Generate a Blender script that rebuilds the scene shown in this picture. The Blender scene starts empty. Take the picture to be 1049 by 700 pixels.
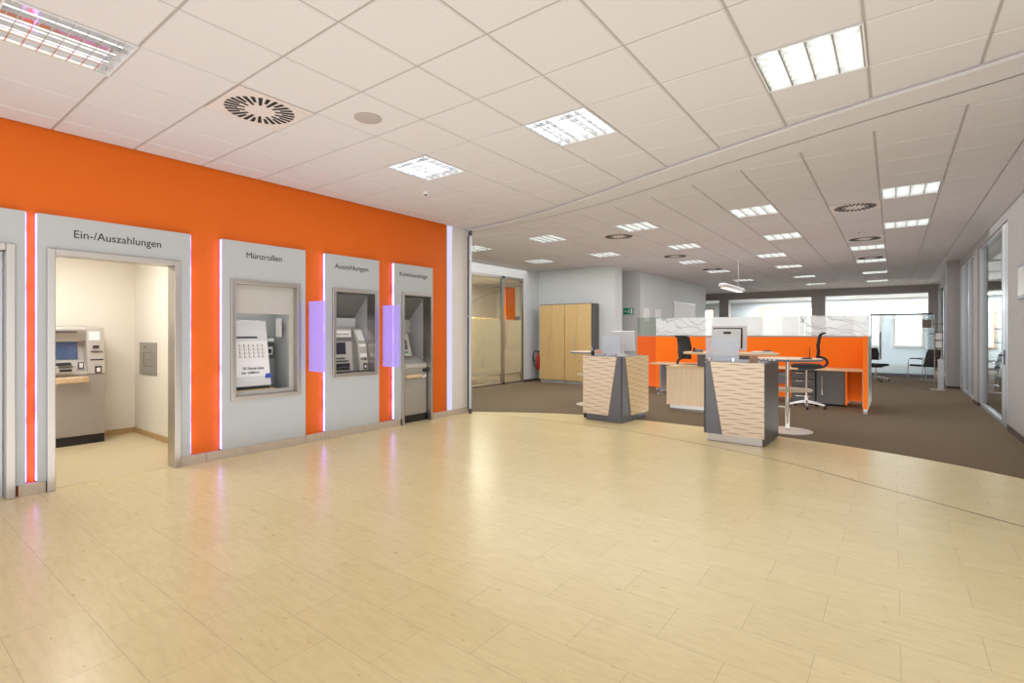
import bpy, bmesh, math, random
from mathutils import Vector, Matrix
random.seed(7)
scene = bpy.context.scene
COL = scene.collection
R = math.radians
HC, CZ, XW = 1.43, 3.277, -6.137          # eye height, ceiling height, face of the orange wall
TX, TY, TP = -2.640, 1.1665, 0.625        # ceiling grid origin and pitch

# ------------------------------------------------------------------ helpers
class MB:
    def __init__(s): s.v = []; s.f = []
    def quad(s, *p):
        i = len(s.v); s.v += [tuple(q) for q in p]; s.f.append(tuple(range(i, i + len(p)))); return s
    def box(s, x0, x1, y0, y1, z0, z1):
        if x0 > x1: x0, x1 = x1, x0
        if y0 > y1: y0, y1 = y1, y0
        if z0 > z1: z0, z1 = z1, z0
        i = len(s.v)
        s.v += [(x0,y0,z0),(x1,y0,z0),(x1,y1,z0),(x0,y1,z0),(x0,y0,z1),(x1,y0,z1),(x1,y1,z1),(x0,y1,z1)]
        s.f += [tuple(i+k for k in q) for q in ((0,3,2,1),(4,5,6,7),(0,1,5,4),(1,2,6,5),(2,3,7,6),(3,0,4,7))]
        return s
    def obox(s, c, size, rot=(0,0,0)):
        from mathutils import Euler
        M = Euler(rot).to_matrix(); a, b, d = [k/2 for k in size]; i = len(s.v)
        for p in ((-a,-b,-d),(a,-b,-d),(a,b,-d),(-a,b,-d),(-a,-b,d),(a,-b,d),(a,b,d),(-a,b,d)):
            s.v.append(tuple(Vector(c) + M @ Vector(p)))
        s.f += [tuple(i+k for k in q) for q in ((0,3,2,1),(4,5,6,7),(0,1,5,4),(1,2,6,5),(2,3,7,6),(3,0,4,7))]
        return s
    def prism(s, poly, axis, d0, d1):
        """polygon in the other two axes (in order), extruded along axis from d0 to d1"""
        n = len(poly); i = len(s.v)
        def P(a, b, d):
            return {'x': (d, a, b), 'y': (a, d, b), 'z': (a, b, d)}[axis]
        s.v += [P(a, b, d0) for a, b in poly] + [P(a, b, d1) for a, b in poly]
        s.f.append(tuple(range(i, i+n))); s.f.append(tuple(range(i+2*n-1, i+n-1, -1)))
        for k in range(n):
            m = (k+1) % n; s.f.append((i+k, i+n+k, i+n+m, i+m))
        return s
    def tube(s, pts, r, seg=10, cap=True):
        pts = [Vector(p) for p in pts]; n = len(pts); i = len(s.v)
        rr = r if isinstance(r, (list, tuple)) else [r]*n
        up = None
        for k, p in enumerate(pts):
            t = (pts[min(k+1, n-1)] - pts[max(k-1, 0)]).normalized()
            if up is None:
                up = Vector((0,0,1)) if abs(t.z) < .9 else Vector((1,0,0))
            a = t.cross(up).normalized(); b = a.cross(t).normalized(); up = b
            for j in range(seg):
                an = 2*math.pi*j/seg
                s.v.append(tuple(p + rr[k]*(math.cos(an)*a + math.sin(an)*b)))
        for k in range(n-1):
            for j in range(seg):
                m = (j+1) % seg
                s.f.append((i+k*seg+j, i+k*seg+m, i+(k+1)*seg+m, i+(k+1)*seg+j))
        if cap:
            s.f.append(tuple(i+j for j in range(seg-1, -1, -1)))
            s.f.append(tuple(i+(n-1)*seg+j for j in range(seg)))
        return s
    def lathe(s, prof, c=(0,0,0), seg=28, axis='z'):
        """profile of (radius, height)"""
        i = len(s.v); n = len(prof)
        for r, h in prof:
            for j in range(seg):
                an = 2*math.pi*j/seg; a, b = r*math.cos(an), r*math.sin(an)
                q = {'z': (a, b, h), 'x': (h, a, b), 'y': (a, h, b)}[axis]
                s.v.append((c[0]+q[0], c[1]+q[1], c[2]+q[2]))
        for k in range(n-1):
            for j in range(seg):
                m = (j+1) % seg
                s.f.append((i+k*seg+j, i+k*seg+m, i+(k+1)*seg+m, i+(k+1)*seg+j))
        s.f.append(tuple(i+j for j in range(seg-1, -1, -1)))
        s.f.append(tuple(i+(n-1)*seg+j for j in range(seg)))
        return s
    def build(s, name, mat, parent=None, bevel=0, smooth=False, world=False, seg=2):
        off = Vector((0,0,0))
        if world and parent is not None:
            o = parent
            while o is not None: off += o.location; o = o.parent
        me = bpy.data.meshes.new(name)
        me.from_pydata([tuple(Vector(v)-off) for v in s.v], [], s.f)
        bm = bmesh.new(); bm.from_mesh(me)
        bmesh.ops.recalc_face_normals(bm, faces=bm.faces)
        bm.to_mesh(me); bm.free()
        me.materials.append(mat)
        if smooth:
            for p in me.polygons: p.use_smooth = True
            try: me.set_sharp_from_angle(angle=R(38))
            except Exception: pass
        o = bpy.data.objects.new(name, me); COL.objects.link(o)
        if parent is not None: o.parent = parent
        if bevel:
            m = o.modifiers.new('Bevel', 'BEVEL'); m.width = bevel; m.segments = seg; m.limit_method = 'ANGLE'
        return o

def B(*a): return MB().box(*a)

def tag(o, label=None, cat=None, group=None, kind=None):
    if label: o['label'] = label
    if cat: o['category'] = cat
    if group: o['group'] = group
    if kind: o['kind'] = kind
    return o
def thing(name, label, cat, loc=(0,0,0), rz=0, group=None):
    o = bpy.data.objects.new(name, None); COL.objects.link(o)
    o.location = loc; o.rotation_euler = (0,0,rz); o.empty_display_size = .1
    return tag(o, label, cat, group)
def struct(o): o['kind'] = 'structure'; return o
def kids(o): return [c for c in bpy.data.objects if c.parent == o]
def dup(o, parent=None):
    c = o.copy(); COL.objects.link(c)
    if parent is not None: c.parent = parent
    for k in kids(o): dup(k, c)
    return c
def text(name, body, size, loc, mat, parent, rot=(R(90),0,R(90)), align='LEFT', width=None):
    cu = bpy.data.curves.new(name, 'FONT'); cu.body = body; cu.size = size; cu.extrude = .0015
    cu.align_x = align; cu.align_y = 'BOTTOM_BASELINE'; cu.materials.append(mat)
    o = bpy.data.objects.new(name, cu); COL.objects.link(o)
    off = Vector((0,0,0)); q = parent
    while q is not None: off += q.location; q = q.parent
    o.location = Vector(loc) - off; o.rotation_euler = rot; o.parent = parent
    bpy.context.view_layer.update()
    k = 1
    if width:
        w = o.dimensions.x
        if w > 0: k = width/w
    me = bpy.data.meshes.new_from_object(o.evaluated_get(bpy.context.evaluated_depsgraph_get()))
    me.transform(Matrix.Diagonal((k, 1, 1, 1)))
    q = bpy.data.objects.new(name, me); COL.objects.link(q)
    q.location = o.location; q.rotation_euler = rot; q.parent = parent
    if not me.materials: me.materials.append(mat)
    bpy.data.objects.remove(o); bpy.data.curves.remove(cu)
    return q
def spline(pts, n=10):
    out = []
    P = [pts[0]] + list(pts) + [pts[-1]]
    for i in range(1, len(P)-2):
        p0, p1, p2, p3 = [Vector(q) for q in P[i-1:i+3]]
        for k in range(n):
            t = k/n
            out.append(.5*((2*p1)+(p2-p0)*t+(2*p0-5*p1+4*p2-p3)*t*t+(3*p1-p0-3*p2+p3)*t**3))
    out.append(Vector(pts[-1])); return out

# ------------------------------------------------------------------ materials
def nt(name):
    m = bpy.data.materials.new(name); m.use_nodes = True
    t = m.node_tree; t.nodes.clear()
    out = t.nodes.new('ShaderNodeOutputMaterial')
    return m, t, out
def N(t, typ, **kw):
    n = t.nodes.new(typ)
    for k, v in kw.items():
        if k in n.inputs.keys() if hasattr(n.inputs, 'keys') else False: n.inputs[k].default_value = v
        else: setattr(n, k, v)
    return n
def L(t, a, b): t.links.new(a, b)
def math_(t, op, a, b=None, c=None):
    n = t.nodes.new('ShaderNodeMath'); n.operation = op
    for i, q in enumerate((a, b, c)):
        if q is None: continue
        if isinstance(q, (int, float)): n.inputs[i].default_value = q
        else: L(t, q, n.inputs[i])
    return n.outputs[0]
def c4(c): return (c[0], c[1], c[2], 1)
def pm(name, col, rough=.5, metal=0, var=.06, scale=6, stretch=(1,1,1), bump=0, bscale=None, spec=.5, emit=None, es=0):
    m, t, out = nt(name)
    b = t.nodes.new('ShaderNodeBsdfPrincipled'); L(t, b.outputs[0], out.inputs[0])
    b.inputs['Roughness'].default_value = rough; b.inputs['Metallic'].default_value = metal
    b.inputs['Specular IOR Level'].default_value = spec
    tc = t.nodes.new('ShaderNodeTexCoord'); mp = t.nodes.new('ShaderNodeMapping')
    mp.inputs['Scale'].default_value = stretch; L(t, tc.outputs['Object'], mp.inputs[0])
    no = t.nodes.new('ShaderNodeTexNoise'); no.inputs['Scale'].default_value = scale; no.inputs['Detail'].default_value = 4
    L(t, mp.outputs[0], no.inputs[0])
    mx = t.nodes.new('ShaderNodeMix'); mx.data_type = 'RGBA'
    mx.inputs['A'].default_value = c4([max(0, k*(1-var)) for k in col]); mx.inputs['B'].default_value = c4([min(1, k*(1+var)) for k in col])
    L(t, no.outputs[0], mx.inputs['Factor']); L(t, mx.outputs['Result'], b.inputs['Base Color'])
    if bump:
        n2 = t.nodes.new('ShaderNodeTexNoise'); n2.inputs['Scale'].default_value = bscale or scale*4; n2.inputs['Detail'].default_value = 3
        L(t, mp.outputs[0], n2.inputs[0])
        bp = t.nodes.new('ShaderNodeBump'); bp.inputs['Strength'].default_value = bump; bp.inputs['Distance'].default_value = .01
        L(t, n2.outputs[0], bp.inputs['Height']); L(t, bp.outputs[0], b.inputs['Normal'])
    if emit:
        b.inputs['Emission Color'].default_value = c4(emit); b.inputs['Emission Strength'].default_value = es
    return m
def glow(name, col, strength, spots=0):
    m, t, out = nt(name)
    e = t.nodes.new('ShaderNodeEmission'); e.inputs[0].default_value = c4(col); e.inputs[1].default_value = strength
    L(t, e.outputs[0], out.inputs[0])
    if spots:
        tc = t.nodes.new('ShaderNodeTexCoord'); no = t.nodes.new('ShaderNodeTexNoise')
        no.inputs['Scale'].default_value = spots; no.inputs['Detail'].default_value = 2
        L(t, tc.outputs['Object'], no.inputs[0])
        mr = t.nodes.new('ShaderNodeMapRange'); mr.inputs[1].default_value = .35; mr.inputs[2].default_value = .68
        mr.inputs[3].default_value = strength*.45; mr.inputs[4].default_value = strength*1.7
        L(t, no.outputs[0], mr.inputs[0]); L(t, mr.outputs[0], e.inputs[1])
    return m
def glass(name, tint=(.93,.96,.95), refl=1.0, haze=0, hcol=(.9,.95,.97), em=0):
    m, t, out = nt(name)
    tr = t.nodes.new('ShaderNodeBsdfTransparent'); tr.inputs[0].default_value = c4(tint)
    gl = t.nodes.new('ShaderNodeBsdfGlossy'); gl.inputs['Roughness'].default_value = .02
    lw = t.nodes.new('ShaderNodeLayerWeight')
    fr = math_(t, 'ADD', math_(t, 'MULTIPLY', math_(t, 'POWER', lw.outputs['Facing'], 5), .6), .035)
    mx = t.nodes.new('ShaderNodeMixShader'); L(t, math_(t, 'MULTIPLY', fr, refl), mx.inputs[0])
    base = tr.outputs[0]
    if haze:
        di = t.nodes.new('ShaderNodeBsdfDiffuse'); di.inputs[0].default_value = c4(hcol)
        tl = t.nodes.new('ShaderNodeBsdfTranslucent'); tl.inputs[0].default_value = c4(hcol)
        a = t.nodes.new('ShaderNodeMixShader'); a.inputs[0].default_value = .5; L(t, di.outputs[0], a.inputs[1]); L(t, tl.outputs[0], a.inputs[2])
        if em:
            ee = t.nodes.new('ShaderNodeEmission'); ee.inputs[0].default_value = c4(hcol); ee.inputs[1].default_value = em
            ad = t.nodes.new('ShaderNodeAddShader'); L(t, a.outputs[0], ad.inputs[0]); L(t, ee.outputs[0], ad.inputs[1]); a = ad
        no = t.nodes.new('ShaderNodeTexNoise'); no.inputs['Scale'].default_value = 2.5
        tc = t.nodes.new('ShaderNodeTexCoord'); L(t, tc.outputs['Object'], no.inputs[0])
        h = t.nodes.new('ShaderNodeMixShader')
        L(t, math_(t, 'ADD', math_(t, 'MULTIPLY', no.outputs[0], .1), haze-.05), h.inputs[0])
        L(t, base, h.inputs[1]); L(t, a.outputs[0], h.inputs[2]); base = h.outputs[0]
    L(t, base, mx.inputs[1]); L(t, gl.outputs[0], mx.inputs[2]); L(t, mx.outputs[0], out.inputs[0])
    return m
def wood(name, c1, c2, stretch=(14,14,.8), rough=.42, scale=3):
    m, t, out = nt(name)
    b = t.nodes.new('ShaderNodeBsdfPrincipled'); L(t, b.outputs[0], out.inputs[0]); b.inputs['Roughness'].default_value = rough
    tc = t.nodes.new('ShaderNodeTexCoord'); mp = t.nodes.new('ShaderNodeMapping'); mp.inputs['Scale'].default_value = stretch
    L(t, tc.outputs['Object'], mp.inputs[0])
    no = t.nodes.new('ShaderNodeTexNoise'); no.inputs['Scale'].default_value = scale; no.inputs['Detail'].default_value = 6; no.inputs['Distortion'].default_value = .6
    L(t, mp.outputs[0], no.inputs[0])
    cr = t.nodes.new('ShaderNodeValToRGB'); cr.color_ramp.elements[0].position = .32; cr.color_ramp.elements[1].position = .68
    cr.color_ramp.elements[0].color = c4(c2); cr.color_ramp.elements[1].color = c4(c1)
    L(t, no.outputs[0], cr.inputs[0]); L(t, cr.outputs[0], b.inputs['Base Color'])
    return m

def mat_stone():
    m, t, out = nt('polished_limestone')
    b = t.nodes.new('ShaderNodeBsdfPrincipled'); L(t, b.outputs[0], out.inputs[0])
    tc = t.nodes.new('ShaderNodeTexCoord')
    mp = t.nodes.new('ShaderNodeMapping'); mp.inputs['Location'].default_value = (-.025, -.455, 0); L(t, tc.outputs['Object'], mp.inputs[0])
    br = t.nodes.new('ShaderNodeTexBrick'); br.offset = .5; br.offset_frequency = 2; br.squash = 1
    br.inputs['Scale'].default_value = 1; br.inputs['Brick Width'].default_value = .6125; br.inputs['Row Height'].default_value = .309
    br.inputs['Mortar Size'].default_value = .0016; br.inputs['Mortar Smooth'].default_value = .1; br.inputs['Bias'].default_value = 0
    br.inputs['Color1'].default_value = (.68,.58,.325,1); br.inputs['Color2'].default_value = (.71,.61,.35,1); br.inputs['Mortar'].default_value = (.52,.43,.27,1)
    L(t, mp.outputs[0], br.inputs[0])
    # veins run along the slabs
    m2 = t.nodes.new('ShaderNodeMapping'); m2.inputs['Scale'].default_value = (3, 15, 1); L(t, tc.outputs['Object'], m2.inputs[0])
    no = t.nodes.new('ShaderNodeTexNoise'); no.inputs['Scale'].default_value = 2.2; no.inputs['Detail'].default_value = 7; no.inputs['Roughness'].default_value = .62; no.inputs['Distortion'].default_value = .5
    L(t, m2.outputs[0], no.inputs[0])
    cr = t.nodes.new('ShaderNodeValToRGB'); e = cr.color_ramp.elements
    e[0].position = .28; e[0].color = (.93,.91,.87,1); e[1].position = .6; e[1].color = (1.03,1.03,1.03,1)
    L(t, no.outputs[0], cr.inputs[0])
    mu = t.nodes.new('ShaderNodeMix'); mu.data_type = 'RGBA'; mu.blend_type = 'MULTIPLY'; mu.inputs['Factor'].default_value = 1
    L(t, br.outputs['Color'], mu.inputs['A']); L(t, cr.outputs[0], mu.inputs['B'])
    # brown flecks
    m3 = t.nodes.new('ShaderNodeMapping'); m3.inputs['Scale'].default_value = (1, 2.2, 1); L(t, tc.outputs['Object'], m3.inputs[0])
    n3 = t.nodes.new('ShaderNodeTexNoise'); n3.inputs['Scale'].default_value = 11; n3.inputs['Detail'].default_value = 3; L(t, m3.outputs[0], n3.inputs[0])
    c3 = t.nodes.new('ShaderNodeValToRGB'); c3.color_ramp.elements[0].position = .68; c3.color_ramp.elements[1].position = .76
    L(t, n3.outputs[0], c3.inputs[0])
    mf = t.nodes.new('ShaderNodeMix'); mf.data_type = 'RGBA'; mf.inputs['B'].default_value = (.40,.22,.10,1)
    L(t, math_(t, 'MULTIPLY', c3.outputs[0], .55), mf.inputs['Factor']); L(t, mu.outputs['Result'], mf.inputs['A'])
    L(t, mf.outputs['Result'], b.inputs['Base Color'])
    rr = t.nodes.new('ShaderNodeMapRange'); rr.inputs[3].default_value = .25; rr.inputs[4].default_value = .27
    L(t, no.outputs[0], rr.inputs[0]); L(t, rr.outputs[0], b.inputs['Roughness'])
    b.inputs['Specular IOR Level'].default_value = .3
    bp = t.nodes.new('ShaderNodeBump'); bp.inputs['Strength'].default_value = .25; bp.inputs['Distance'].default_value = .002; bp.invert = True
    L(t, br.outputs['Fac'], bp.inputs['Height']); L(t, bp.outputs[0], b.inputs['Normal'])
    return m

def mat_wave(name, c1, c2, groove):
    """pale wood carved with staggered horizontal wavy grooves"""
    m, t, out = nt(name)
    b = t.nodes.new('ShaderNodeBsdfPrincipled'); L(t, b.outputs[0], out.inputs[0]); b.inputs['Roughness'].default_value = .45
    tc = t.nodes.new('ShaderNodeTexCoord'); sx = t.nodes.new('ShaderNodeSeparateXYZ'); L(t, tc.outputs['Object'], sx.inputs[0])
    u = math_(t, 'ADD', sx.outputs[0], sx.outputs[1])
    row = math_(t, 'DIVIDE', sx.outputs[2], .037)
    row = math_(t, 'ADD', row, math_(t, 'MULTIPLY', math_(t, 'SINE', math_(t, 'MULTIPLY', u, 19)), .12))
    fr = math_(t, 'FRACT', row); fl = math_(t, 'FLOOR', row)
    ph = math_(t, 'ADD', math_(t, 'MULTIPLY', u, 2*math.pi/.40), math_(t, 'MULTIPLY', fl, 2.6))
    wid = math_(t, 'ADD', math_(t, 'MULTIPLY', math_(t, 'SINE', ph), .13), .07)
    d = math_(t, 'ABSOLUTE', math_(t, 'SUBTRACT', fr, .5))
    mr = t.nodes.new('ShaderNodeMapRange'); L(t, math_(t, 'SUBTRACT', wid, d), mr.inputs[0])
    mr.inputs[1].default_value = -.05; mr.inputs[2].default_value = .06
    mp = t.nodes.new('ShaderNodeMapping'); mp.inputs['Scale'].default_value = (6,6,1); L(t, tc.outputs['Object'], mp.inputs[0])
    no = t.nodes.new('ShaderNodeTexNoise'); no.inputs['Scale'].default_value = 5; no.inputs['Detail'].default_value = 4; L(t, mp.outputs[0], no.inputs[0])
    mx = t.nodes.new('ShaderNodeMix'); mx.data_type = 'RGBA'; mx.inputs['A'].default_value = c4(c1); mx.inputs['B'].default_value = c4(c2); L(t, no.outputs[0], mx.inputs['Factor'])
    mg = t.nodes.new('ShaderNodeMix'); mg.data_type = 'RGBA'; mg.inputs['B'].default_value = c4(groove)
    L(t, mr.outputs[0], mg.inputs['Factor']); L(t, mx.outputs['Result'], mg.inputs['A']); L(t, mg.outputs['Result'], b.inputs['Base Color'])
    bp = t.nodes.new('ShaderNodeBump'); bp.inputs['Strength'].default_value = .6; bp.inputs['Distance'].default_value = .006; bp.invert = True
    L(t, mr.outputs[0], bp.inputs['Height']); L(t, bp.outputs[0], b.inputs['Normal'])
    return m

def mat_film(name, along, x0, x1, haze_mid, ends, linecol=(.30,.33,.36), tint=(.96,.98,.98), hz=(.92,.95,.96)):
    """frosted film with crossing fine lines on its ends; along = 0 (x) or 1 (y)"""
    m, t, out = nt(name)
    tc = t.nodes.new('ShaderNodeTexCoord'); sx = t.nodes.new('ShaderNodeSeparateXYZ'); L(t, tc.outputs['Object'], sx.inputs[0])
    u = sx.outputs[along]
    lines = None
    for k, (fu, fz, w) in enumerate(((3.2, 9, .035), (-3.6, 12, .03), (5.5, 7, .03))):
        no = t.nodes.new('ShaderNodeTexNoise'); no.inputs['Scale'].default_value = 1.6; L(t, tc.outputs['Object'], no.inputs[0])
        p = math_(t, 'ADD', math_(t, 'ADD', math_(t, 'MULTIPLY', u, fu*.35), math_(t, 'MULTIPLY', sx.outputs[2], fz*.4)), math_(t, 'MULTIPLY', no.outputs[0], 3.2))
        q = math_(t, 'LESS_THAN', math_(t, 'FRACT', p), w*1.7)
        lines = q if lines is None else math_(t, 'MAXIMUM', lines, q)
    # mask: lines live near the ends
    nu = math_(t, 'DIVIDE', math_(t, 'SUBTRACT', u, x0), x1-x0)
    mk = None
    for a, c in ends:
        g = math_(t, 'MULTIPLY', math_(t, 'GREATER_THAN', nu, a), math_(t, 'LESS_THAN', nu, c))
        mk = g if mk is None else math_(t, 'MAXIMUM', mk, g)
    lines = math_(t, 'MULTIPLY', lines, mk)
    tr = t.nodes.new('ShaderNodeBsdfTransparent'); tr.inputs[0].default_value = c4(tint)
    di = t.nodes.new('ShaderNodeBsdfDiffuse'); di.inputs[0].default_value = c4(hz)
    tl = t.nodes.new('ShaderNodeBsdfTranslucent'); tl.inputs[0].default_value = c4(hz)
    a = t.nodes.new('ShaderNodeMixShader'); a.inputs[0].default_value = .5; L(t, di.outputs[0], a.inputs[1]); L(t, tl.outputs[0], a.inputs[2])
    h = t.nodes.new('ShaderNodeMixShader'); h.inputs[0].default_value = haze_mid; L(t, tr.outputs[0], h.inputs[1]); L(t, a.outputs[0], h.inputs[2])
    dl = t.nodes.new('ShaderNodeBsdfDiffuse'); dl.inputs[0].default_value = c4(linecol)
    f = t.nodes.new('ShaderNodeMixShader'); L(t, math_(t, 'MULTIPLY', lines, .55), f.inputs[0]); L(t, h.outputs[0], f.inputs[1]); L(t, dl.outputs[0], f.inputs[2])
    L(t, f.outputs[0], out.inputs[0])
    return m

M = {}
M['stone'] = mat_stone()
M['carpet'] = pm('brown_carpet', (.178,.136,.092), .95, var=.22, scale=160, bump=.3, bscale=300, spec=.1)
M['white'] = pm('white_wall_paint', (.70,.67,.645), .75, var=.02, scale=2, bump=.04, bscale=120, spec=.2)
M['white_cool'] = pm('grey_white_wall_paint', (.62,.65,.66), .75, var=.02, scale=2, spec=.2)
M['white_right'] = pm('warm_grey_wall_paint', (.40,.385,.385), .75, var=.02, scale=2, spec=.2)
M['cream'] = pm('cream_wall_paint', (.86,.825,.73), .75, var=.02, scale=2, spec=.2)
M['orange_wall'] = pm('orange_wall_paint', (.68,.128,.007), .6, var=.03, scale=3, bump=.03, bscale=150, spec=.25)
M['orange'] = pm('orange_screen_fabric', (.95,.19,.01), .65, var=.04, scale=90, spec=.2)
M['tile'] = pm('ceiling_tile', (.615,.595,.61), .9, var=.035, scale=220, bump=.15, bscale=400, spec=.05)
M['tbar'] = pm('ceiling_grid_bar', (.40,.365,.35), .6, var=.03, spec=.2)
M['trim'] = pm('white_trim', (.62,.605,.615), .45, var=.02)
M['panel'] = pm('silver_grey_panel', (.44,.462,.475), .42, 0, var=.03, scale=4, spec=.4)
M['steel'] = pm('brushed_steel', (.50,.475,.45), .34, 1, var=.1, scale=5, stretch=(60,60,1))
M['chrome'] = pm('chrome', (.78,.78,.79), .1, 1, var=.03)
M['alu'] = pm('aluminium', (.60,.63,.68), .38, .7, var=.04)
M['plinth_steel'] = pm('plinth_steel', (.66,.68,.72), .28, .85, var=.05, stretch=(2,2,30))
M['blackg'] = pm('black_gloss', (.012,.012,.014), .25, var=.1)
M['black'] = pm('black_plastic', (.018,.018,.02), .5, var=.15)
M['mesh'] = pm('black_mesh_fabric', (.022,.021,.022), .8, var=.25, scale=200)
M['dark'] = pm('dark_grey', (.085,.085,.09), .45, var=.08)
M['slate'] = pm('slate_grey_laminate', (.17,.185,.225), .42, var=.05)
M['atm'] = pm('cash_machine_grey', (.36,.345,.315), .4, .25, var=.04, scale=8)
M['atm_lt'] = pm('cash_machine_light_grey', (.50,.485,.45), .4, .15, var=.04, scale=8)
M['atm_dk'] = pm('cash_machine_dark_grey', (.17,.165,.155), .4, .1, var=.05)
M['maple'] = wood('maple', (.70,.52,.30), (.62,.44,.235))
M['maple_h'] = wood('maple_top', (.70,.53,.33), (.60,.43,.25), stretch=(.8,14,14))
M['cab'] = wood('cupboard_maple', (.69,.49,.235), (.60,.40,.17))
M['deskwood'] = wood('pale_desk_wood', (.72,.57,.41), (.66,.50,.34))
M['wave'] = mat_wave('wave_carved_wood', (.90,.79,.66), (.86,.745,.61), (.58,.44,.325))
M['wave2'] = mat_wave('wave_carved_wood_warm', (.76,.60,.365), (.70,.54,.32), (.50,.36,.20))
M['glass'] = glass('clear_glass', (.90,.93,.92), .9)
M['glass_g'] = glass('greenish_glass', (.80,.84,.80), .5)
M['frost'] = glass('frosted_glass', (.9,.93,.95), .8, haze=.55, hcol=(.80,.86,.90))
M['frost_warm'] = glass('frosted_film', (.9,.9,.84), .5, haze=.5, hcol=(.55,.52,.43))
M['plate'] = glass('frosted_counter_glass', (.86,.90,.95), 1, haze=.5, hcol=(.74,.79,.86))
M['fin'] = glass('violet_frosted_glass', (.80,.72,1), .6, haze=.6, hcol=(.62,.55,1), em=.22)  # faint emission in the glass imitates LED light shining through it
M['led'] = glow('violet_led', (.40,.25,1), 7, spots=5)
M['led_top'] = glow('violet_led_top', (.42,.28,1), 2.2, spots=5)
M['led_soft'] = glow('lilac_light', (.74,.70,.95), .95)
M['tubelight'] = glow('fluorescent_tube', (.97,1,.98), 6)
M['tubedim'] = glow('fluorescent_tube_dim', (1,.98,.95), 2.2)
M['pale_metal'] = pm('pale_metal', (.72,.70,.64), .3, .25, var=.03)
M['mirror'] = pm('mirror_louvre', (.88,.88,.87), .10, 1, var=.02)
M['cellmirror'] = pm('grey_mirror_cell', (.62,.63,.66), .2, .75, var=.03)
M['blade'] = pm('white_louvre_blade', (.84,.86,.85), .3, .35, var=.02)
M['darkmirror'] = pm('grey_reflector_bar', (.30,.31,.31), .25, .6, var=.04)
M['reflector'] = pm('white_reflector', (.80,.79,.76), .3, .5, var=.02)
M['paper'] = pm('white_paper', (.82,.82,.83), .6, var=.03, scale=30)
M['offwhite'] = pm('white_plastic', (.68,.69,.71), .35, var=.02)
M['text'] = pm('black_lettering', (.012,.012,.015), .5)
M['screen'] = pm('blue_screen', (.06,.10,.17), .12, var=.8, scale=9, emit=(.08,.15,.30), es=.25)
M['screen_dk'] = pm('dark_screen', (.035,.035,.055), .15, var=.3)
M['red'] = pm('extinguisher_red', (.55,.02,.015), .3)
M['green'] = pm('exit_sign_green', (.0,.12,.06), .4, var=.05, emit=(0,.25,.12), es=.25)
M['blue'] = pm('blue_sticker', (.03,.09,.5), .4)
M['brown'] = pm('brown_film', (.24,.19,.16), .6)
M['basetrim'] = wood('wood_skirting', (.55,.38,.18), (.48,.32,.14), stretch=(.6,.6,10))
M['darkbase'] = pm('dark_skirting', (.07,.05,.04), .6)
M['stonebase'] = pm('stone_skirting', (.52,.44,.36), .35, var=.12, scale=12)
M['room_floor'] = pm('yellow_vinyl', (.66,.56,.35), .4, var=.04, scale=20)
M['grille'] = pm('white_grille', (.64,.59,.57), .5)
M['hole'] = pm('dark_slot', (.01,.01,.01), .8)
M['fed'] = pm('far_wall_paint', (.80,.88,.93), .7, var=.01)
M['peach'] = pm('peach_window_frame', (.82,.55,.32), .6, var=.05)
M['pink'] = pm('brochure_paper', (.65,.36,.28), .6, var=.5, scale=25)

# ------------------------------------------------------------------ setting: floor, carpet, ceiling
floor = struct(B(-13.5, 6.5, -5, 30, -.12, 0).build('floor', M['stone']))
edge = [(1.9,6.3),(1.02,6.976),(.305,7.395),(-.551,7.68),(-1.6,7.86),(-2.6,7.93),(-3.5,7.93),(-4.304,7.84),(-5.109,7.52),(-5.88,7.07),(-6.121,6.92)]
e2 = spline([(x, y, 0) for x, y in edge], 6)
mb = MB()
front = [(6.5,5.2)] + [(p.x, p.y) for p in e2] + [(-6.5,6.9),(-13.5,6.9)]
for (xa, ya), (xb, yb) in zip(front, front[1:]):
    mb.quad((xa,ya,.004),(xb,yb,.004),(xb,30,.004),(xa,30,.004))
    mb.quad((xa,ya,.004),(xb,yb,.004),(xb,yb,-.01),(xa,ya,-.01))
struct(mb.build('floor_carpet', M['carpet']))
gl = spline([(x, y, .001) for x, y in [(3.5,3.6),(1.9,4.55),(.768,5.255),(-.11,5.80),(-1.24,6.42),(-2.981,6.90),(-4.577,6.98),(-5.271,6.89),(-5.669,6.82),(-6.03,6.76)]], 8)
mb = MB()
for a, b in zip(gl, gl[1:]):
    d = (b-a).normalized(); n = Vector((-d.y, d.x, 0))*.006
    mb.quad(a-n, b-n, b+n, a+n)
struct(mb.build('trim_1', M['hole']))

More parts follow.
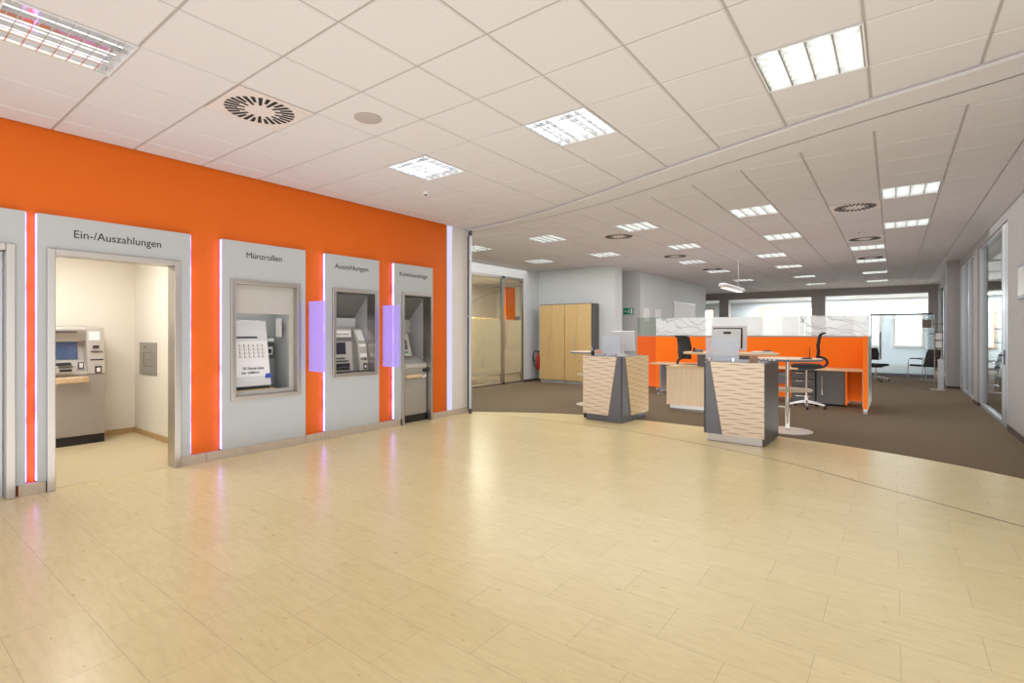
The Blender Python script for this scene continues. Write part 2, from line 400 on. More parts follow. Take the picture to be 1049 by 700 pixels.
# ceiling: tegular tiles on a T-bar grid, with the cells of lamps and vents left out
front_lights = [(-3,-1),(3,4),(0,4),(-3,4)]
back_lights = [(-8,11),(-5,11),(-2,11),(1,11),(4,11),(-8,15),(-5,15),(-2,15),(1,15),(4,15),
               (3,19),(0,19),(-3,19),(3,23),(0,23),(-3,23),(3,28),(0,28),(-3,28),(3,33),(0,33)]
vents = [(-3,1),(3,12),(-3,12),(3,17),(-3,17),(3,22),(-3,22)]
skip = set(front_lights + back_lights + vents)
mb = MB(); bars = MB()
XE, YE = 1.0, 25.0
for i in range(-18, 10):
    for j in range(-9, 39):
        x0, x1, y0, y1 = TX+i*TP, TX+(i+1)*TP, TY+j*TP, TY+(j+1)*TP
        if y0 > YE: continue
        if x1 < XW+.05 and y1 < 6.8: continue
        back = y0 > 5.6
        if y0 > 5.0: 
            if x0 >= XE-.02: continue
            x1 = min(x1, XE)
        x0 = max(x0, XW+.02) if y1 < 6.8 else x0
        y1 = min(y1, YE)
        g = .007; q = .016; zt, zb = CZ, CZ+.009
        A = [(x0+g,y0+g,zb),(x1-g,y0+g,zb),(x1-g,y1-g,zb),(x0+g,y1-g,zb)]
        Bt = [(x0+q,y0+q,zt),(x1-q,y0+q,zt),(x1-q,y1-q,zt),(x0+q,y1-q,zt)]
        sk = (i, j) in skip
        if not sk: mb.quad(*Bt)
        zc_ = CZ+.0085; O = [(x0,y0,zc_),(x1,y0,zc_),(x1,y1,zc_),(x0,y1,zc_)]
        I = [(x0+.012,y0+.012,zc_),(x1-.012,y0+.012,zc_),(x1-.012,y1-.012,zc_),(x0+.012,y1-.012,zc_)]
        for k in range(4): bars.quad(O[k], O[(k+1)%4], I[(k+1)%4], I[k])
        for k in range(4):
            m = (k+1) % 4
            if not sk: mb.quad(A[k], A[m], Bt[m], Bt[k])
struct(mb.build('ceiling', M['tile']))
struct(bars.build('ceiling_grid_bar', M['tbar']))
struct(B(-13.5, 6.5, -5, 30, CZ+.12, CZ+.3).build('ceiling_slab', M['white']))
struct(B(XE, 6.5, 5.3, 25, CZ-.006, CZ+.008).build('ceiling_strip', M['trim']))
# the plain strip with the glass track that splits the two ceilings
fe = spline([(6.4,2.2,0),(2.2,4.05,0),(.677,4.66,0),(-.162,4.9,0),(-.767,5.1,0),(-2.027,5.55,0),(-3.522,6.15,0),(-4.8,6.55,0),(-6.12,6.74,0)], 8)
be = spline([(6.4,2.95,0),(2.2,4.78,0),(.779,5.325,0),(-.195,5.66,0),(-.779,5.88,0),(-1.467,6.13,0),(-2.744,6.63,0),(-4.509,6.98,0),(-6.12,7.06,0)], 8)
mb = MB(); tr1 = MB(); tr2 = MB()
zt = CZ-.016
for k in range(len(fe)-1):
    a, b, c, d = fe[k], fe[k+1], be[k+1], be[k]
    mb.quad((a.x,a.y,zt),(b.x,b.y,zt),(c.x,c.y,zt),(d.x,d.y,zt))
    mb.quad((a.x,a.y,zt),(b.x,b.y,zt),(b.x,b.y,CZ+.01),(a.x,a.y,CZ+.01))
    mb.quad((d.x,d.y,zt),(c.x,c.y,zt),(c.x,c.y,CZ+.01),(d.x,d.y,CZ+.01))
    ma, mb2 = a.lerp(d, .55), b.lerp(c, .55); dd = (mb2-ma).normalized(); n = Vector((-dd.y, dd.x, 0))*.006
    tr1.quad(*[(p.x,p.y,zt-.002) for p in (ma-n, mb2-n, mb2+n, ma+n)])
    dd = (b-a).normalized(); n = Vector((-dd.y, dd.x, 0))
    for p, q in ((a, b),):
        P = [p-n*.012, q-n*.012, q+n*.012, p+n*.012]
        tr2.quad(*[(v.x,v.y,zt-.014) for v in P]); tr2.quad((P[0].x,P[0].y,zt-.014),(P[1].x,P[1].y,zt-.014),(P[1].x,P[1].y,zt),(P[0].x,P[0].y,zt))
        tr2.quad((P[3].x,P[3].y,zt-.014),(P[2].x,P[2].y,zt-.014),(P[2].x,P[2].y,zt),(P[3].x,P[3].y,zt))
struct(mb.build('trim_2', M['tile'])); struct(tr1.build('trim_3', M['dark'])); struct(tr2.build('trim_4', M['offwhite']))

# ------------------------------------------------------------------ ceiling lights
def cell(i, j): return TX+(i+.5)*TP, TY+(j+.5)*TP
def make_light(style):
    """style: 'open' white blades, 'cell' grey mirrored cells, 'mirror' thin cells under a polished reflector"""
    r = thing('ceiling_light', 'x', 'ceiling light')
    h = .30
    f = MB()
    for a in ((-h-.010,h+.010,-h-.010,-h),(-h-.010,h+.010,h,h+.010),(-h-.010,-h,-h,h),(h,h+.010,-h,h)): f.box(a[0],a[1],a[2],a[3],-.004,.09)
    f.build('frame', M['offwhite'], r)
    B(-h,h,-h,h,.085,.09).build('housing', M['mirror'] if style == 'mirror' else M['reflector'], r)
    lo = MB(); ba = MB()
    nx, ny = {'open': (4, 7), 'cell': (6, 6), 'mirror': (4, 8)}[style]
    hb = {'open': .036, 'cell': .034, 'mirror': .016}[style]
    for k in range(nx+1):
        x = -h+.005+k*(2*h-.01)/nx; w_ = .005 if style == 'open' else .004
        ba.box(x-w_,x+w_,-h,h,-.001,hb+.012)
    for k in range(1, ny):
        y = -h+k*2*h/ny; lo.box(-h,h,y-.003,y+.003,.002,hb)
    lo.build('louvre', {'open': M['blade'], 'cell': M['cellmirror'], 'mirror': M['mirror']}[style], r)
    ba.build('reflector_bar', {'open': M['darkmirror'], 'cell': M['cellmirror'], 'mirror': M['mirror']}[style], r)
    for k in range(4):
        x = -h+(k+.5)*2*h/4
        MB().tube([(x,-h+.01,.064),(x,h-.01,.064)], .0045 if style == 'mirror' else .014, 8).build('tube', M['tubedim'] if style == 'mirror' else M['tubelight'], r)
    return r
LABELS = {
 (-3,-1): 'mirrored louvre ceiling light reflecting orange, in the top left corner above the orange wall',
 (3,4): 'large bright louvre ceiling light with three dark bars, nearest the right end of ceiling strip',
 (0,4): 'square louvre ceiling light in the middle of the lobby ceiling before the plain strip',
 (-3,4): 'dim mirrored louvre ceiling light between round speaker disc and smoke detector near orange wall',
 (-8,11): 'small louvre ceiling light partly hidden behind the steel end post',
 (-5,11): 'louvre ceiling light above and before the maple cupboards, left of the round vent',
 (-2,11): 'louvre ceiling light just above the round vent over the left counter',
 (1,11): 'bright louvre ceiling light over the carpet, first of its column above orange screen',
 (4,11): 'bright louvre ceiling light right of the first round vent in the carpet area',
 (-8,15): 'small louvre ceiling light above the glazed office, straight before the white cupboard wall',
 (-5,15): 'louvre ceiling light beside the smoke detector above the cupboards',
 (-2,15): 'louvre ceiling light left of the second brown vent, over the long white wall',
 (1,15): 'bright slim ceiling light second in line above the orange screen',
 (4,15): 'bright slim ceiling light right of the smoke detector, near the glazed right wall',
 (3,19): 'slim ceiling light directly behind two vents, first of the far right column',
 (0,19): 'slim ceiling light third in line above orange screen, start of far middle column',
 (-3,19): 'slim ceiling light before the pendant lamp, beside long white wall',
 (3,23): 'slim ceiling light just behind the last vent of the far right column',
 (0,23): 'slim ceiling light second of the far middle column towards the windows',
 (-3,23): 'slim ceiling light directly above the pendant lamp',
 (3,28): 'slim ceiling light third of the far right column towards the windows',
 (0,28): 'slim ceiling light third of the far middle column towards the windows',
 (-3,28): 'slim ceiling light seen just beneath the pendant lamp, close to the windows',
 (3,33): 'slim ceiling light last of the far right column beside the window lintel',
 (0,33): 'slim ceiling light last of the far middle column beside the window lintel'}
protos = {k: make_light(k) for k in ('open', 'cell', 'mirror')}; used_ = set()
for n, (i, j) in enumerate(front_lights + back_lights):
    src = protos['mirror' if (i, j) == (-3,-1) else 'cell' if (i, j) in ((0,4),(-3,4)) else 'open']
    o = src if src.name not in used_ else dup(src)
    used_.add(src.name)
    x, y = cell(i, j); o.location = (x, y, CZ); o['label'] = LABELS[(i, j)]; o['group'] = 'louvre ceiling lights'

def make_vent():
    r = thing('ceiling_vent', 'x', 'vent')
    h = TP/2-.008
    B(-h,h,-h,h,0,.014).build('plate', M['grille'], r)
    s = MB()
    nn = 28
    for k in range(nn):
        a = 2*math.pi*k/nn; ca, sa = math.cos(a), math.sin(a)
        r0, r1 = (.115, .262) if k % 2 == 0 else (.165, .262)
        w = .010
        tx, ty = -sa, ca
        P = [(r0*ca-tx*w, r0*sa-ty*w), (r1*ca-tx*w*1.6, r1*sa-ty*w*1.6), (r1*ca+tx*w*1.6, r1*sa+ty*w*1.6), (r0*ca+tx*w, r0*sa+ty*w)]
        s.prism(P, 'z', -.0025, .001)
    s.build('slot', M['hole'], r)
    return r
VL = {(-3,1): 'round swirl vent with black radial slots in lobby ceiling near the orange wall',
      (3,12): 'nearest round vent of the right ceiling column, beside a bright light',
      (-3,12): 'round swirl vent below the louvre light over the left counter',
      (3,17): 'flattened round vent just behind the smoke detector in the right ceiling column',
      (-3,17): 'brownish round vent between louvre lights over the long white wall',
      (3,22): 'farthest round vent of the right column, between two slim lights',
      (-3,22): 'farthest round vent of the left column, beside the pendant lamp'}
vp = make_vent()
for n, c in enumerate(vents):
    o = vp if n == 0 else dup(vp)
    x, y = cell(*c); o.location = (x, y, CZ-.002); o['label'] = VL[c]; o['group'] = 'round ceiling vents'
def smoke(x, y, label):
    r = thing('smoke_detector', label, 'smoke detector', (x, y, CZ), 0, 'smoke detectors')
    MB().lathe([(.05,0),(.05,-.018),(.04,-.03),(.015,-.034)]).build('base', M['offwhite'], r, smooth=True)
    MB().lathe([(.018,-.03),(.018,-.045),(.008,-.048)]).build('sensor', M['dark'], r, smooth=True)
smoke(-4.892, 4.62, 'small white smoke detector on lobby ceiling near the end of the orange wall')
smoke(-.496, 11.0, 'small smoke detector between two vents in the right ceiling column')
smoke(-5.087, 11.2, 'small smoke detector beside the louvre light above the cupboards')
r = thing('ceiling_speaker', 'flat round pale loudspeaker cover set in a lobby ceiling tile', 'speaker', (-3.606,2.734,CZ))
MB().lathe([(.115,.004),(.115,-.006),(.10,-.009),(.02,-.0095)]).build('cover', M['tbar'], r, smooth=True)

# ------------------------------------------------------------------ orange wall with its four bays
def wall_holes(x0, x1, y0, y1, z1, holes):
    mb = MB(); ys = sorted({y0, y1} | {h[0] for h in holes} | {h[1] for h in holes})
    for a, b in zip(ys, ys[1:]):
        hs = sorted([(h[2], h[3]) for h in holes if h[0] <= a+1e-6 and h[1] >= b-1e-6])
        z = 0
        for u, w in hs:
            if u > z+1e-6: mb.box(x0,x1,a,b,z,u)
            z = w
        if z < z1-1e-6: mb.box(x0,x1,a,b,z,z1)
    return mb
BAY = {0: (-.45,.985,-.10,.86,0,2.14), 1: (1.06,2.291,1.182,2.135,0,2.14), 2: (2.611,3.635,2.757,3.512,.69,2.005),
       3: (3.918,4.81,4.075,4.725,.87,1.995), 4: (5.092,5.904,5.285,5.845,0,2.02)}  # panel y0,y1 opening y0,y1,z0,z1
holes = [(b[2]-.02, b[3]+.02, b[4], b[5]+.02) if b[4] == 0 else (b[2]-.02, b[3]+.02, b[4]-.02, b[5]+.02) for b in BAY.values()]
struct(wall_holes(XW-.13, XW, -5, 6.27, CZ+.1, holes).build('wall_left', M['orange_wall']))
# stone skirting between the openings, flush with the panels
mb = MB(); XP = XW+.055
ys = [(-5,-.15),(.94,1.12),(2.20,2.45),(2.453,2.9),(2.903,3.64),(3.643,3.92),(3.923,4.5),(4.503,4.81),(4.813,5.09),(5.093,5.225),(5.90,6.27)]
for a, b in ys: mb.box(XW, XP-.004, a, b, 0, .098)
struct(mb.build('baseboard_left', M['stonebase'], bevel=.002))

def bay(n, name, label, word, frame_w, tsize=.1, ty=None, tw=None):
    y0, y1, a, b, u, w = BAY[n]
    r = thing(name, label, 'wall panel', (XW, (y0+y1)/2, 0), 0, 'grey wall panels')
    z0 = .1
    pn = MB(); X0, X1 = XW+.001, XP
    e_ = .012; pn.box(X0,X1,y0,a-e_,z0,2.5); pn.box(X0,X1,b+e_,y1,z0,2.5); pn.box(X0,X1,a-e_,b+e_,w+e_,2.5)
    if u > z0: pn.box(X0,X1,a-e_,b+e_,z0,u-e_)
    pn.build('panel_board', M['panel'], r, world=True)
    f = MB(); F = frame_w; X2 = XP+.022; zb = 0 if u == 0 else u-F
    f.box(XW-.12,X2,a-F,a,zb,w+F); f.box(XW-.12,X2,b,b+F,zb,w+F); f.box(XW-.12,X2,a,b,w,w+F)
    if u > 0: f.box(XW-.12,X2,a,b,u-F,u)
    f.build('steel_frame', M['steel'], r, bevel=.006, world=True)
    # led strips behind the panel edges
    if n != 0: B(XW+.022,XW+.046,y0-.006,y0-.001,.12,2.49).build('led_strip', M['led'], r, world=True)
    if n in (0, 1): B(XW+.022,XW+.046,y1+.001,y1+.006,.12,2.49).build('led_strip', M['led'], r, world=True)
    if n in (1, 2, 3): B(XW+.012,XW+.03,y0+.15,(y0+y1)/2+.05,2.501,2.504).build('led_strip', M['led_top'], r, world=True)
    if word:
        text('lettering', word, tsize, (XP+.001, ty, 2.315), M['text'], r, width=tw)
    return r
bay(0, 'door_portal', 'grey wall panel cut off by the left edge, framing a steel doorway', None, .06)
bay(1, 'door_portal', 'tall grey panel with an open doorway under the words Ein-/Auszahlungen', 'Ein-/Auszahlungen', .058, .105, 1.308, .70)
bay(2, 'machine_panel', 'grey panel lettered Münzrollen around a steel framed recess', 'Münzrollen', .05, .10, 2.878, .43)
bay(3, 'machine_panel', 'grey panel lettered Auszahlungen around a square steel framed recess', 'Auszahlungen', .05, .095, 4.065, .55)
bay(4, 'machine_panel', 'narrow grey panel lettered Kontoauszüge, last on the orange wall', 'Kontoauszüge', .045, .095, 5.195, .575)

# bay 0: glazed door standing in the first portal
r = thing('portal_door', 'blue-grey glazed door in the leftmost portal at the picture edge', 'door', (XW-.05, -.10, 0))
B(XW-.09,XW-.06,-.09,.85,.01,2.13).build('pane', M['slate'], r, world=True)
f = MB(); f.box(XW-.10,XW-.05,-.095,-.02,.005,2.135); f.box(XW-.10,XW-.05,.79,.855,.005,2.135); f.box(XW-.10,XW-.05,-.02,.79,2.06,2.135); f.box(XW-.10,XW-.05,-.02,.79,.005,.1)
f.build('door_frame', M['alu'], r, world=True)

# bay 1: small room with a cash machine
mb = MB()
mb.box(-8.87,-8.75,.2,2.7,0,2.62); mb.box(-8.75,XW-.13,2.57,2.7,0,2.62); mb.box(-8.87,XW-.13,.08,.2,0,2.62)
struct(mb.build('wall_booth', M['cream']))
struct(B(-8.87,XW-.13,.08,2.7,2.6,2.72).build('ceiling_booth', M['cream']))
struct(B(-8.75,XW-.02,.2,2.57,-.004,.004).build('floor_booth', M['room_floor']))
mb = MB(); mb.box(-8.75,-8.735,.2,2.57,0.004,.075); mb.box(-8.75,XW-.13,2.555,2.57,0.004,.075)
struct(mb.build('baseboard_booth', M['basetrim']))
r = thing('cash_machine', 'tall grey cash machine with blue screen and wooden shelf edge inside the small room', 'cash machine', (-8.5,1.78,0))
X = -8.27
B(-8.72,X,1.42,2.108,.12,.895).build('cabinet', M['atm'], r, bevel=.008, world=True)
B(-8.70,X-.02,1.44,2.10,0.004,.12).build('plinth', M['blackg'], r, world=True)
# upper fascia with a sloping right column and a deep screen bay on the left
MB().prism([(-8.72,.9),(X+.005,.9),(X-.02,1.1),(X-.07,1.5),(-8.72,1.52)], 'y', 1.92, 2.108).build('fascia', M['atm_lt'], r, bevel=.01, world=True)
ub = MB()
ub.prism([(-8.72,1.32),(X-.12,1.32),(X-.05,1.47),(X-.08,1.51),(-8.72,1.52)], 'y', 1.42, 1.92)
ub.prism([(-8.72,.9),(X,.9),(X-.01,.95),(X-.16,1.08),(X-.2,1.32),(-8.72,1.32)], 'y', 1.42, 1.92)
ub.build('screen_bay', M['atm_lt'], r, bevel=.004, world=True)
MB().quad((X-.062,1.5,1.43),(X-.062,1.83,1.43),(X-.045,1.83,1.475),(X-.045,1.5,1.475)).build('light_strip', M['atm_dk'], r, world=True)
B(X-.03,X-.012,1.46,1.885,1.455,1.475).build('hood_lip', M['atm'], r, world=True)
MB().prism([(X-.155,1.09),(X-.19,1.31),(X-.2,1.31),(X-.165,1.09)], 'y', 1.46, 1.86).build('display_screen', M['screen'], r, world=True)
MB().prism([(X-.015,1.02),(X-.06,1.055),(X-.07,1.055),(X-.03,1.02)], 'y', 1.60, 1.77).build('keypad_slot', M['black'], r, world=True)
ks = MB(); ks.box(X-.05,X+.035,1.60,1.80,.925,.985); ks.box(X-.05,X+.035,1.60,1.63,.985,1.02); ks.box(X-.05,X+.035,1.77,1.80,.985,1.02)
ks.build('cash_tray', M['atm_lt'], r, bevel=.006, world=True)
B(X+.02,X+.037,1.64,1.76,.945,.98).build('tray_opening', M['black'], r, world=True)
kp = B(X-.01,X+.006,1.825,1.885,.975,1.06).build('keypad', M['dark'], r, world=True)
B(X+.004,X+.01,1.838,1.872,.99,1.045).build('key_field', M['offwhite'], kp, world=True)
sh = MB(); sh.prism([(X-.02,1.42),(X+.10,1.42),(X+.10,1.86),(X+.07,1.925),(X-.02,1.935)], 'z', .80, .875)
sh.build('shelf', M['maple_h'], r, bevel=.012, world=True)
MB().quad((X-.044,1.945,1.335),(X-.044,2.06,1.335),(X-.058,2.06,1.45),(X-.058,1.945,1.45)).build('notice', M['paper'], r, world=True)
for q in ((1.985,2.045,1.235,1.268),(1.96,2.08,1.185,1.195),(1.955,2.09,1.075,1.092),(1.99,2.05,1.03,1.043)):
    B(X-.06,X-.015,*q).build('slot', M['black'], r, world=True)
B(X-.02,X+.008,1.998,2.066,.91,1.0).build('card_reader', M['black'], r, world=True)
B(X+.006,X+.011,2.012,2.052,.925,.98).build('card_light', M['paper'], r, world=True)
r = thing('wall_hatch', 'grey metal letter plate with slot on the cream side wall of the small room', 'wall plate', (-8.2,2.57,.85))
B(-8.517,-7.895,2.555,2.57,.856,1.30).build('plate', M['atm'], r, bevel=.003, world=True)
g = MB()
for q in ((-8.36,-8.0,1.15,1.16),(-8.36,-8.0,.97,.98),(-8.36,-8.34,.97,1.16),(-8.25,-8.0,1.06,1.068)): g.box(q[0],q[1],2.552,2.556,q[2],q[3])
g.build('slot', M['atm_dk'], r, world=True)
text('lettering', 'Einwurf', .035, (-8.36,2.554,1.225), M['atm_dk'], r, rot=(R(90),0,0))

def recess(a, b, u, w, depth, mat_top, name='wall_recess'):
    mb = MB(); x0, x1 = XW-depth, XW-.12; t = .02
    mb.box(x0-t,x0,a-t,b+t,u-t,w+t); mb.box(x0,x1,a-t,a,u-t,w+t); mb.box(x0,x1,b,b+t,u-t,w+t); mb.box(x0,x1,a,b,w,w+t); mb.box(x0,x1,a,b,u-t,u)
    return struct(mb.build(name, mat_top))
# bay 2: coin roll machine
y0, y1, a, b, u, w = BAY[2]
recess(a, b, u, w, .5, M['panel'])
r = thing('coin_roll_machine', 'built-in coin roll machine with white front sheet in the Münzrollen recess', 'coin machine', (XW-.1,(a+b)/2,u))
XF = XW-.015
f = MB(); f.box(XF-.05,XF,a+.001,b-.001,1.71,w-.001); f.box(XF-.05,XF,a+.001,a+.045,u+.001,1.71); f.box(XF-.05,XF,b-.06,b-.001,u+.001,1.71); f.box(XF-.05,XF,a+.045,b-.06,1.665,1.71); f.box(XF-.05,XF,a+.045,b-.06,u+.001,.735)
f.build('surround', M['atm_lt'], r, world=True)
B(XF-.052,XF-.049,a+.01,b-.01,1.98,2.0).build('edge_strip', M['dark'], r, world=True)
MB().prism([(XW-.49,.74),(XW-.11,.78),(XW-.12,.86),(XW-.25,1.58),(XW-.49,1.60)], 'y', a+.05, 3.27).build('machine_cover', M['offwhite'], r, bevel=.006, world=True)
MB().prism([(XW-.13,.90),(XW-.116,.90),(XW-.195,1.33),(XW-.21,1.33)], 'y', a+.06, 3.255).build('instruction_sheet', M['paper'], r, world=True)
g = MB()
for k in range(6):
    for j in range(4):
        z = 1.13+j*.045; x = XW-.116-(z-.90)*.184+.003
        g.box(x-.006,x+.002,a+.15+k*.055,a+.18+k*.055,z,z+.004)
        g.box(x-.006,x+.002,a+.15+k*.055,a+.154+k*.055,z,z+.03)
g.build('printed_grid', M['brown'], r, world=True)
B(XW-.235,XW-.205,a+.13,3.14,1.365,1.385).build('slot', M['black'], r, world=True)
text('lettering', 'EC-Karte bitte', .042, (XW-.122,a+.175,.985), M['text'], r, rot=(R(80),0,R(90)))
text('lettering', 'hier einführen', .038, (XW-.114,a+.15,.935), M['text'], r, rot=(R(80),0,R(90)))
B(XW-.125,XW-.108,3.20,3.265,.87,.925).build('blue_sticker', M['blue'], r, world=True)
B(XW-.3,XW-.095,a+.05,3.24,.745,.775).build('coin_tray', M['black'], r, world=True)
B(XW-.28,XW-.06,a+.05,3.30,.735,.745).build('tray_lip', M['maple_h'], r, world=True)
cs = B(XW-.48,XW-.36,3.28,3.44,1.10,1.30).build('coin_unit', M['dark'], r, world=True)
B(XW-.365,XW-.355,3.295,3.415,1.15,1.25).build('coin_mouth', M['offwhite'], cs, world=True)
B(XW-.367,XW-.352,3.305,3.40,1.165,1.22).build('coin_slot', M['black'], cs, world=True)
B(XW-.48,XW-.37,3.28,3.44,1.32,1.36).build('label_bar', M['paper'], r, world=True)
B(XW-.34,XW-.20,b-.064,b-.059,1.38,1.62).build('notice', M['paper'], r, world=True)

# bay 3: wall cash machine
y0, y1, a, b, u, w = BAY[3]
recess(a, b, u, w, .5, M['panel'])
r = thing('cash_machine', 'built-in cash machine with small dark screen in the Auszahlungen recess', 'cash machine', (XW-.2,(a+b)/2,u))
MB().prism([(XW-.12,1.99),(XW-.12,1.97),(XW-.44,1.655),(XW-.49,1.655),(XW-.49,1.99)], 'y', a+.001, b-.001).build('hood', M['atm_dk'], r, world=True)
B(XW-.49,XW-.40,a+.001,b-.001,1.51,1.654).build('light_panel', M['offwhite'], r, world=True)
X = XW-.17
MB().prism([(XW-.49,.88),(X+.03,.88),(X-.01,1.36),(X-.01,1.50),(XW-.49,1.50)], 'y', a+.001, 4.50).build('screen_unit', M['atm_lt'], r, bevel=.006, world=True)
B(X-.012,X+.002,a+.05,4.47,1.375,1.465).build('header_plate', M['paper'], r, world=True)
text('lettering', 'Geldautomat', .05, (X+.004,a+.09,1.40), M['brown'], r, width=.28)
MB().prism([(X-.002,1.365),(X+.002,1.31),(X-.04,1.31),(X-.04,1.365)], 'y', a+.01, 4.49).build('dark_strip', M['atm_dk'], r, world=True)  # dark grey strip between header plate and display
MB().prism([(X+.013,1.125),(X-.002,1.295),(X-.03,1.295),(X-.01,1.125)], 'y', a+.09, 4.39).build('display_screen', M['screen_dk'], r, world=True)
for q in ((4.20,4.36,1.06,1.075),(4.18,4.42,1.02,1.035),(4.19,4.44,.90,.995)):
    B(X-.02,X+.034,*q).build('slot', M['black'], r, world=True)
MB().tube([(X+.05,4.22,.93),(X+.065,4.31,.945),(X+.05,4.41,.93)], .012, 8).build('cash_mouth', M['dark'], r, smooth=True, world=True)
MB().prism([(XW-.49,.88),(X-.02,.88),(X-.08,1.30),(X-.10,1.46),(XW-.49,1.46)], 'y', 4.50, 4.57).build('side_return', M['atm'], r, world=True)
MB().prism([(XW-.49,.88),(X+.09,.88),(X+.085,1.0),(X+.03,1.28),(X-.08,1.50),(XW-.49,1.50)], 'y', 4.57, 4.722).build('fascia', M['atm_lt'], r, bevel=.008, world=True)
MB().prism([(X+.025,1.33),(X-.055,1.47),(X-.06,1.46),(X+.02,1.32)], 'y', 4.59, 4.70).build('notice', M['paper'], r, world=True)
B(X+.0,X+.052,4.59,4.70,1.23,1.27).build('label_plate', M['paper'], r, world=True)
B(X+.0,X+.082,4.59,4.70,1.08,1.13).build('label_plate', M['paper'], r, world=True)
for q in ((4.60,4.63,1.04,1.055),(4.65,4.69,1.035,1.06)): B(X+.03,X+.086,*q).build('slot', M['black'], r, world=True)
cr_ = B(X+.05,X+.094,4.635,4.70,.90,.985).build('card_reader', M['black'], r, world=True)
B(X+.09,X+.098,4.65,4.68,.92,.96).build('card_light', M['paper'], cr_, world=True)

# bay 4: statement printer
y0, y1, a, b, u, w = BAY[4]
recess(a, b, .004, w, .55, M['panel'])
r = thing('statement_printer', 'free-standing bank statement printer with wood shelf edge in the Kontoauszüge recess', 'statement printer', (XW-.2,(a+b)/2,0))
MB().prism([(XW-.12,2.01),(XW-.12,1.99),(XW-.46,1.655),(XW-.54,1.655),(XW-.54,2.01)], 'y', a+.001, b-.001).build('hood', M['atm_dk'], r, world=True)
B(XW-.54,XW-.44,a+.001,b-.001,1.43,1.654).build('light_panel', M['atm_lt'], r, world=True)
X = XW-.02
B(XW-.53,X,a+.06,b-.01,.12,.87).build('cabinet', M['atm'], r, bevel=.008, world=True)
B(XW-.52,X-.01,a+.07,b-.02,.004,.12).build('plinth', M['blackg'], r, world=True)
MB().prism([(XW-.53,.87),(X+.01,.87),(X+.012,.93),(X-.25,1.05),(XW-.53,1.06)], 'y', a+.02, b-.008).build('sloping_desk', M['atm_lt'], r, bevel=.006, world=True)
MB().prism([(XW-.53,1.055),(X-.15,1.055),(X-.26,1.42),(XW-.53,1.43)], 'y', a+.02, 5.66).build('screen_unit', M['atm_lt'], r, bevel=.006, world=True)
MB().prism([(X-.17,1.16),(X-.215,1.32),(X-.24,1.32),(X-.20,1.16)], 'y', a+.13, 5.58).build('display_screen', M['screen_dk'], r, world=True)
MB().prism([(X-.158,1.10),(X-.165,1.13),(X-.19,1.13),(X-.18,1.10)], 'y', a+.14, 5.58).build('slot', M['green'], r, world=True)
MB().prism([(X-.02,a+.07),(X+.05,a+.10),(X+.06,5.55),(X+.03,5.72),(X-.02,5.74)], 'z', .715, .765).build('shelf', M['maple_h'], r, bevel=.01, world=True)
B(X-.01,X+.008,5.745,5.825,.79,.85).build('keypad', M['black'], r, world=True)
for q in ((5.75,5.775,.70,.74),(5.79,5.82,.71,.75)): B(X-.01,X+.012,*q).build('button', M['paper'], r, world=True)
MB().lathe([(.014,0),(.014,.012),(.008,.014)], (X,a+.14,.52), 12, 'x').build('lock', M['chrome'], r, world=True, smooth=True)
B(X-.002,X+.001,a+.055,a+.075,.13,.86).build('edge_strip', M['alu'], r, world=True)

# violet privacy screens standing out from the wall
def fin(y, label):
    r = thing('privacy_screen', label, 'privacy screen', (XW, y, .9), 0, 'violet privacy screens')
    B(XW+.03,XW+.40,y-.005,y+.005,.93,1.84).build('glass_plate', M['fin'], r, bevel=.002, world=True)
    for z in (1.06, 1.72):
        MB().tube([(XW+.001,y+.012,z),(XW+.06,y+.012,z)], .013, 12).build('bracket', M['chrome'], r, world=True, smooth=True)
fin(3.70, 'violet lit frosted glass screen between Münzrollen and Auszahlungen panels')
fin(4.90, 'violet lit frosted glass screen between Auszahlungen and Kontoauszüge panels')

# white pillar at the end of the orange wall, with a lilac light line and the glass wall post
struct(B(-6.9,-6.12,6.275,6.84,.1,CZ+.1).build('wall_pillar', M['white']))
struct(B(-6.9,-6.112,6.27,6.845,0,.1).build('baseboard_pillar', M['stonebase']))
struct(B(-6.135,-6.116,6.282,6.40,.101,CZ-.002).build('trim_light_line', M['led_soft']))
r = thing('glass_wall_post', 'slim steel post from floor to ceiling at the end of the orange wall', 'post', (-6.03,6.77,0))
MB().tube([(-6.03,6.77,.08),(-6.03,6.77,3.16)], .026, 16).build('pole', M['alu'], r, smooth=True, world=True)
B(-6.075,-6.062,6.745,6.80,.08,3.16).build('side_rail', M['dark'], r, world=True)
MB().lathe([(.034,.002),(.034,.085)], (-6.03,6.77,0), 16).build('foot', M['dark'], r, world=True, smooth=True)
MB().lathe([(.034,3.16),(.034,3.262)], (-6.03,6.77,0), 16).build('cap', M['dark'], r, world=True, smooth=True)
MB().lathe([(.02,0),(.02,.03),(.012,.035)], (-6.065,6.72,1.72), 12, 'y').build('lock', M['chrome'], r, world=True, smooth=True)

# ------------------------------------------------------------------ back left: glazed office, cupboard wall, corridor, long wall
XG = -8.6
struct(B(XG-.06,XG,11.95,12.76,0,CZ+.1).build('wall_office_end', M['white_cool']))
struct(B(XG-.06,XG,13.25,16.3,0,CZ+.1).build('wall_office_rear', M['cream']))
struct(B(XG-.06,XG,6.9,11.95,3.0,CZ+.1).build('wall_office_head', M['white_cool']))
struct(B(XG-.06,-6.1,12.76,13.25,0,CZ+.1).build('wall_cupboard', M['white_cool']))
struct(B(-8.54,-6.0,14.3,14.42,0,CZ+.1).build('wall_corridor', M['white_cool']))
struct(B(-8.5,-6.05,14.42,21.0,0,CZ+.1).build('wall_long', M['white_cool']))
struct(B(-13,-6.9,6.72,6.84,0,CZ+.1).build('wall_office_front', M['cream']))
struct(B(-13.1,-13,6.72,16.2,0,CZ+.1).build('wall_office_back', M['cream']))
